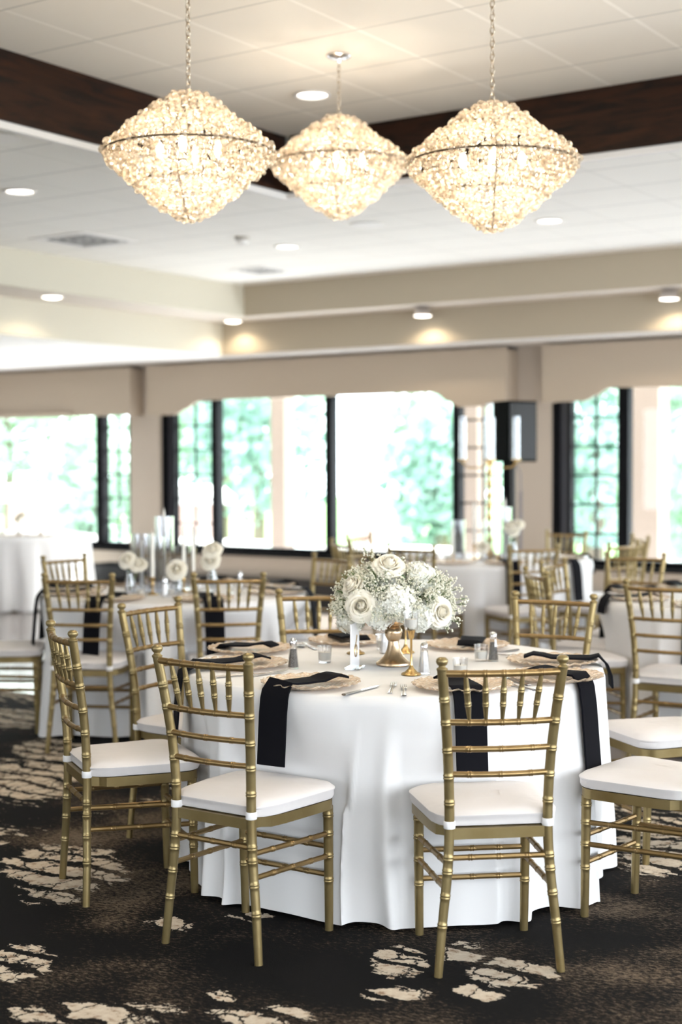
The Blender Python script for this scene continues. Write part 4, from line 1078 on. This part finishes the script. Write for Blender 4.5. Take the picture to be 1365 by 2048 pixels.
def bud_vase(x, y, h, label, roses, rs=1.0):
    t = thing('bud_vase', label, 'vase', (x, y, ZT), 0, 'bud vases with white roses')
    obj('glass_wall', MB().lathe([(.001, .0), (.028, 0), (.030, .01), (.030, h*.55), (.020, h*.8), (.021, h), (.019, h), (.018, h*.8), (.028, h*.52), (.027, .012)], 22, cap=False), VGLASS, t)
    for k, (dx, dz, d) in enumerate(roses):
        p = RX*dx+Vector((0, 0, dz))
        r_ = thing('cut_rose', 'white rose bloom %s in %s' % (('lower', 'upper', 'side')[k], label), 'flower', (x+p.x, y+p.y, ZT+p.z), 0, 'white roses in bud vases')
        o_ = obj('bloom', ROSES[k % 3], None, r_); place_dir(o_, (0, 0, 0), d); o_.scale = (rs,)*3
        obj('stem', MB().tube([-p+Vector((0, 0, .02)), -p*.5, Vector(d).normalized()*-.004], .0022, 6), STEM, r_)
g2 = 'glass cylinders on the left rear table'
def at2(px, py=0): return None
def P2(px, f=0.0):      # position on the left rear table from a sideways and a depth offset
    return (T2[0]+RX.x*px+FW.x*f, T2[1]+RX.y*px+FW.y*f)
cyl_vase(*P2(-.20, .02), .055, .335, 'the left wide glass cylinder, on the left rear table', g2, .285)
cyl_vase(*P2(-.075, -.02), .055, .435, 'the tallest glass cylinder, on the left rear table', g2, .47)
cyl_vase(*P2(-.10, .10), .045, .325, 'the front glass cylinder, next to the tallest one', g2, 0)
cyl_vase(*P2(.02, -.10), .05, .26, 'the rear low glass cylinder, on the left rear table', g2, 0)
stick_taper(*P2(-.115, .20), .10, .26, 'the white taper in front of the glass cylinders', 'gold taper holders on the left rear table')
stick_taper(*P2(.045, .05), .12, .27, 'the white taper right of the cylinders, left of a pair', 'gold taper holders on the left rear table')
stick_taper(*P2(.10, .05), .12, .265, 'the white taper right of the cylinders, right of a pair', 'gold taper holders on the left rear table')
bud_vase(*P2(-.25, .16), .13, 'the bud vase at the left of the left rear table', [(-.01, .19, (.2, -.9, .5)), (.05, .16, (.4, -.6, .8))], 1.0)
bud_vase(*P2(.02, .18), .10, 'the small bud vase before the pair of tapers', [(0, .135, (.4, -.8, .4))], 1.15)
bud_vase(*P2(.205, .02), .14, 'the bud vase at the right of the left rear table', [(-.005, .175, (.3, -.9, .5)), (.005, .235, (.3, -.8, .9))], 1.12)
for i, (a, f, l) in enumerate([(-.17, .30, 'left'), (.0, .32, 'centre'), (.17, .26, 'right'), (.32, .12, 'far right')]):
    votive(*P2(a, f), ZT, 'small glass votive on the left rear table, front '+l, group='votives on the left rear table')
for i, (a, f) in enumerate([(-.03, .34), (.36, -.06)]):
    x, y = P2(a, f); t = thing('salt_shaker', 'glass salt shaker on the left rear table, '+('in front of the candles' if i == 0 else 'at its right end'), 'salt shaker', (x, y, ZT), 0, 'shakers on the left rear table')
    obj('glass_body', MB().lathe([(.001, 0), (.021, 0), (.0135, .082), (.001, .085)], 8, cap=False), GLASS, t); obj('contents', MB().lathe([(.001, .005), (.0185, .005), (.0118, .074), (.001, .074)], 8), SALT, t)
    obj('lid', MB().lathe([(.0135, .083), (.0135, .094), (.009, .108), (.001, .111)], 16), CHROME, t)
# candelabra
def P3(px, f=0.0): return (T3[0]+RX.x*px+FW.x*f, T3[1]+RX.y*px+FW.y*f)
cx, cy = P3(.0, .0)
can = thing('gold_candelabra', 'tall gold five-arm candelabra with glass chimneys on the distant table', 'candelabra', (cx, cy, ZT))
obj('base', MB().lathe([(.001, 0), (.11, 0), (.11, .012), (.06, .03), (.03, .06), (.018, .09)], 28), BRASS, can)
pr = [(.018, .085)]
for k in range(7): z = .12+k*.085; pr += [(.012, z), (.021, z+.02), (.023, z+.035), (.012, z+.055)]
obj('pole', MB().lathe(pr+[(.012, .72), (.028, .74), (.03, .76), (.001, .775)], 20), BRASS, can)
CA = [(0, 0, .86)]+[(.205*math.cos(a), .205*math.sin(a), .76) for a in (R(34), R(34+80), R(34+180), R(34+260))]
for i, (x, y, z) in enumerate(CA):
    if i: obj('arm', MB().tube([(0, 0, .74), (x*.35, y*.35, .70), (x*.8, y*.8, .70), (x, y, .735), (x, y, z)], .006, 8), BRASS, can)
    else: obj('arm', MB().tube([(0, 0, .76), (0, 0, z)], .008, 8), BRASS, can)
    obj('candle_cup', MB().lathe([(.006, -.015), (.030, -.005), (.033, 0), (.033, .006), (.001, .006)], 20, (x, y, z)), BRASS, can)
    obj('glass_chimney', MB().lathe([(.024, .006), (.025, .006), (.025, .33), (.0235, .33), (.0235, .008)], 22, (x, y, z), cap=False), VGLASS, can)
    tag(obj('taper_candle', taper_mesh(.27, .011), WAX, None, (cx+x, cy+y, ZT+z+.007)), 'white taper candle in the candelabra\'s %s glass chimney' % ('central', 'right', 'rear right', 'left', 'front')[i], 'candle', 'tapers in the candelabra')
g3 = 'glass cylinders on the candelabra table'
cyl_vase(*P3(.11, .06), .05, .40, 'the taller glass cylinder right of the candelabra, on the distant table', g3, .46)
cyl_vase(*P3(-.24, .03), .05, .30, 'the glass cylinder left of the candelabra, on the distant table', g3, 0)
cyl_vase(*P3(-.02, .16), .05, .30, 'the glass cylinder before the candelabra, on the distant table', g3, 0)
stick_taper(*P3(-.125, .08), .12, .32, 'the tall white taper left of the candelabra', 'gold taper holders on the candelabra table', .013)
stick_taper(*P3(-.29, .08), .05, .20, 'the short white taper farthest left of the candelabra', 'gold taper holders on the candelabra table', .013)
bud_vase(*P3(.17, .10), .14, 'the bud vase right of the candelabra', [(0, .22, (.3, -.9, .4)), (.035, .26, (.3, -.8, .8)), (-.03, .25, (.1, -.8, .8))], .95)
bud_vase(*P3(-.07, .20), .08, 'the low bud vase before the candelabra', [(0, .10, (.3, -.9, .4))], .9)
for i, (a, f, l) in enumerate([(-.52, .2, 'far left'), (-.44, .24, 'left'), (-.34, .30, 'left of centre'), (.24, .26, 'right of centre'), (.33, .2, 'right'), (.42, .2, 'far right'), (.50, .06, 'right end')]):
    votive(*P3(a, f), ZT, 'small glass votive on the candelabra table, '+l, group='votives on the candelabra table', r_=.03, h=.07)
# far left table
def P7(px, f=0.0): return (T7[0]+RX.x*px+FW.x*f, T7[1]+RX.y*px+FW.y*f)
for i, (a, l) in enumerate([(-.05, 'left'), (.12, 'centre'), (.35, 'right')]):
    votive(*P7(a, .3), ZT, 'small glass votive on the far left window table, '+l, group='votives on the far left table', r_=.03, h=.07)
bud_vase(*P7(.05, 0), .12, 'the bud vase on the far left window table', [(0, .16, (.3, -.9, .4)), (.04, .19, (.3, -.8, .8))], 1.0)
for i, (a, l) in enumerate([(.10, 'left'), (.38, 'right')]):
    x, y = P7(a, .45); charger(x, y, 'gold charger plate on the far left window table, '+l, 'gold chargers on the far left table')

# speaker on a stand behind the candelabra table
s = thing('pole_speaker', 'black loudspeaker on a pole between the middle and right windows', 'speaker', (-5.79, 11.28, 1.50), R(33.9+28))
obj('cabinet', MB().prism([(-.15, -.13), (.15, -.13), (.11, .15), (-.11, .15)], 'z', 0, .52), SPK, s, smooth=False)
obj('grille', MB().box(-.135, .135, -.145, -.131, .02, .50), SPKG, s, smooth=False)
obj('pole_socket', MB().lathe([(.03, -.04), (.03, 0), (.001, 0)], 16), SPK, s)
s = thing('speaker_stand', 'black tripod stand holding the pole loudspeaker', 'speaker stand', (-5.79, 11.28, 0))
obj('pole', MB().tube([(0, 0, .25), (0, 0, 1.46)], .018, 12), SPKG, s)
for k in range(3):
    a = 2*math.pi*k/3+.4; obj('leg', MB().tube([(0, 0, .75), (.42*math.cos(a), .42*math.sin(a), .01)], .012, 8), SPKG, s)
mb = []; 
for k in range(220): a = k*.6; mb.append((-5.70+.014*math.cos(a), 11.24+.014*math.sin(a), 1.25-.0024*k))
cord = obj('coiled_cable', MB().tube([(-5.76, 11.26, 1.49), (-5.70, 11.24, 1.40), (-5.70, 11.24, 1.26)]+mb+[(-5.70, 11.24, .6), (-5.72, 11.3, .01)], .004, 5), M('grey_blue_cable', (.08, .1, .16), .5))
tag(cord, 'coiled grey-blue cable hanging from the pole loudspeaker', 'cable')
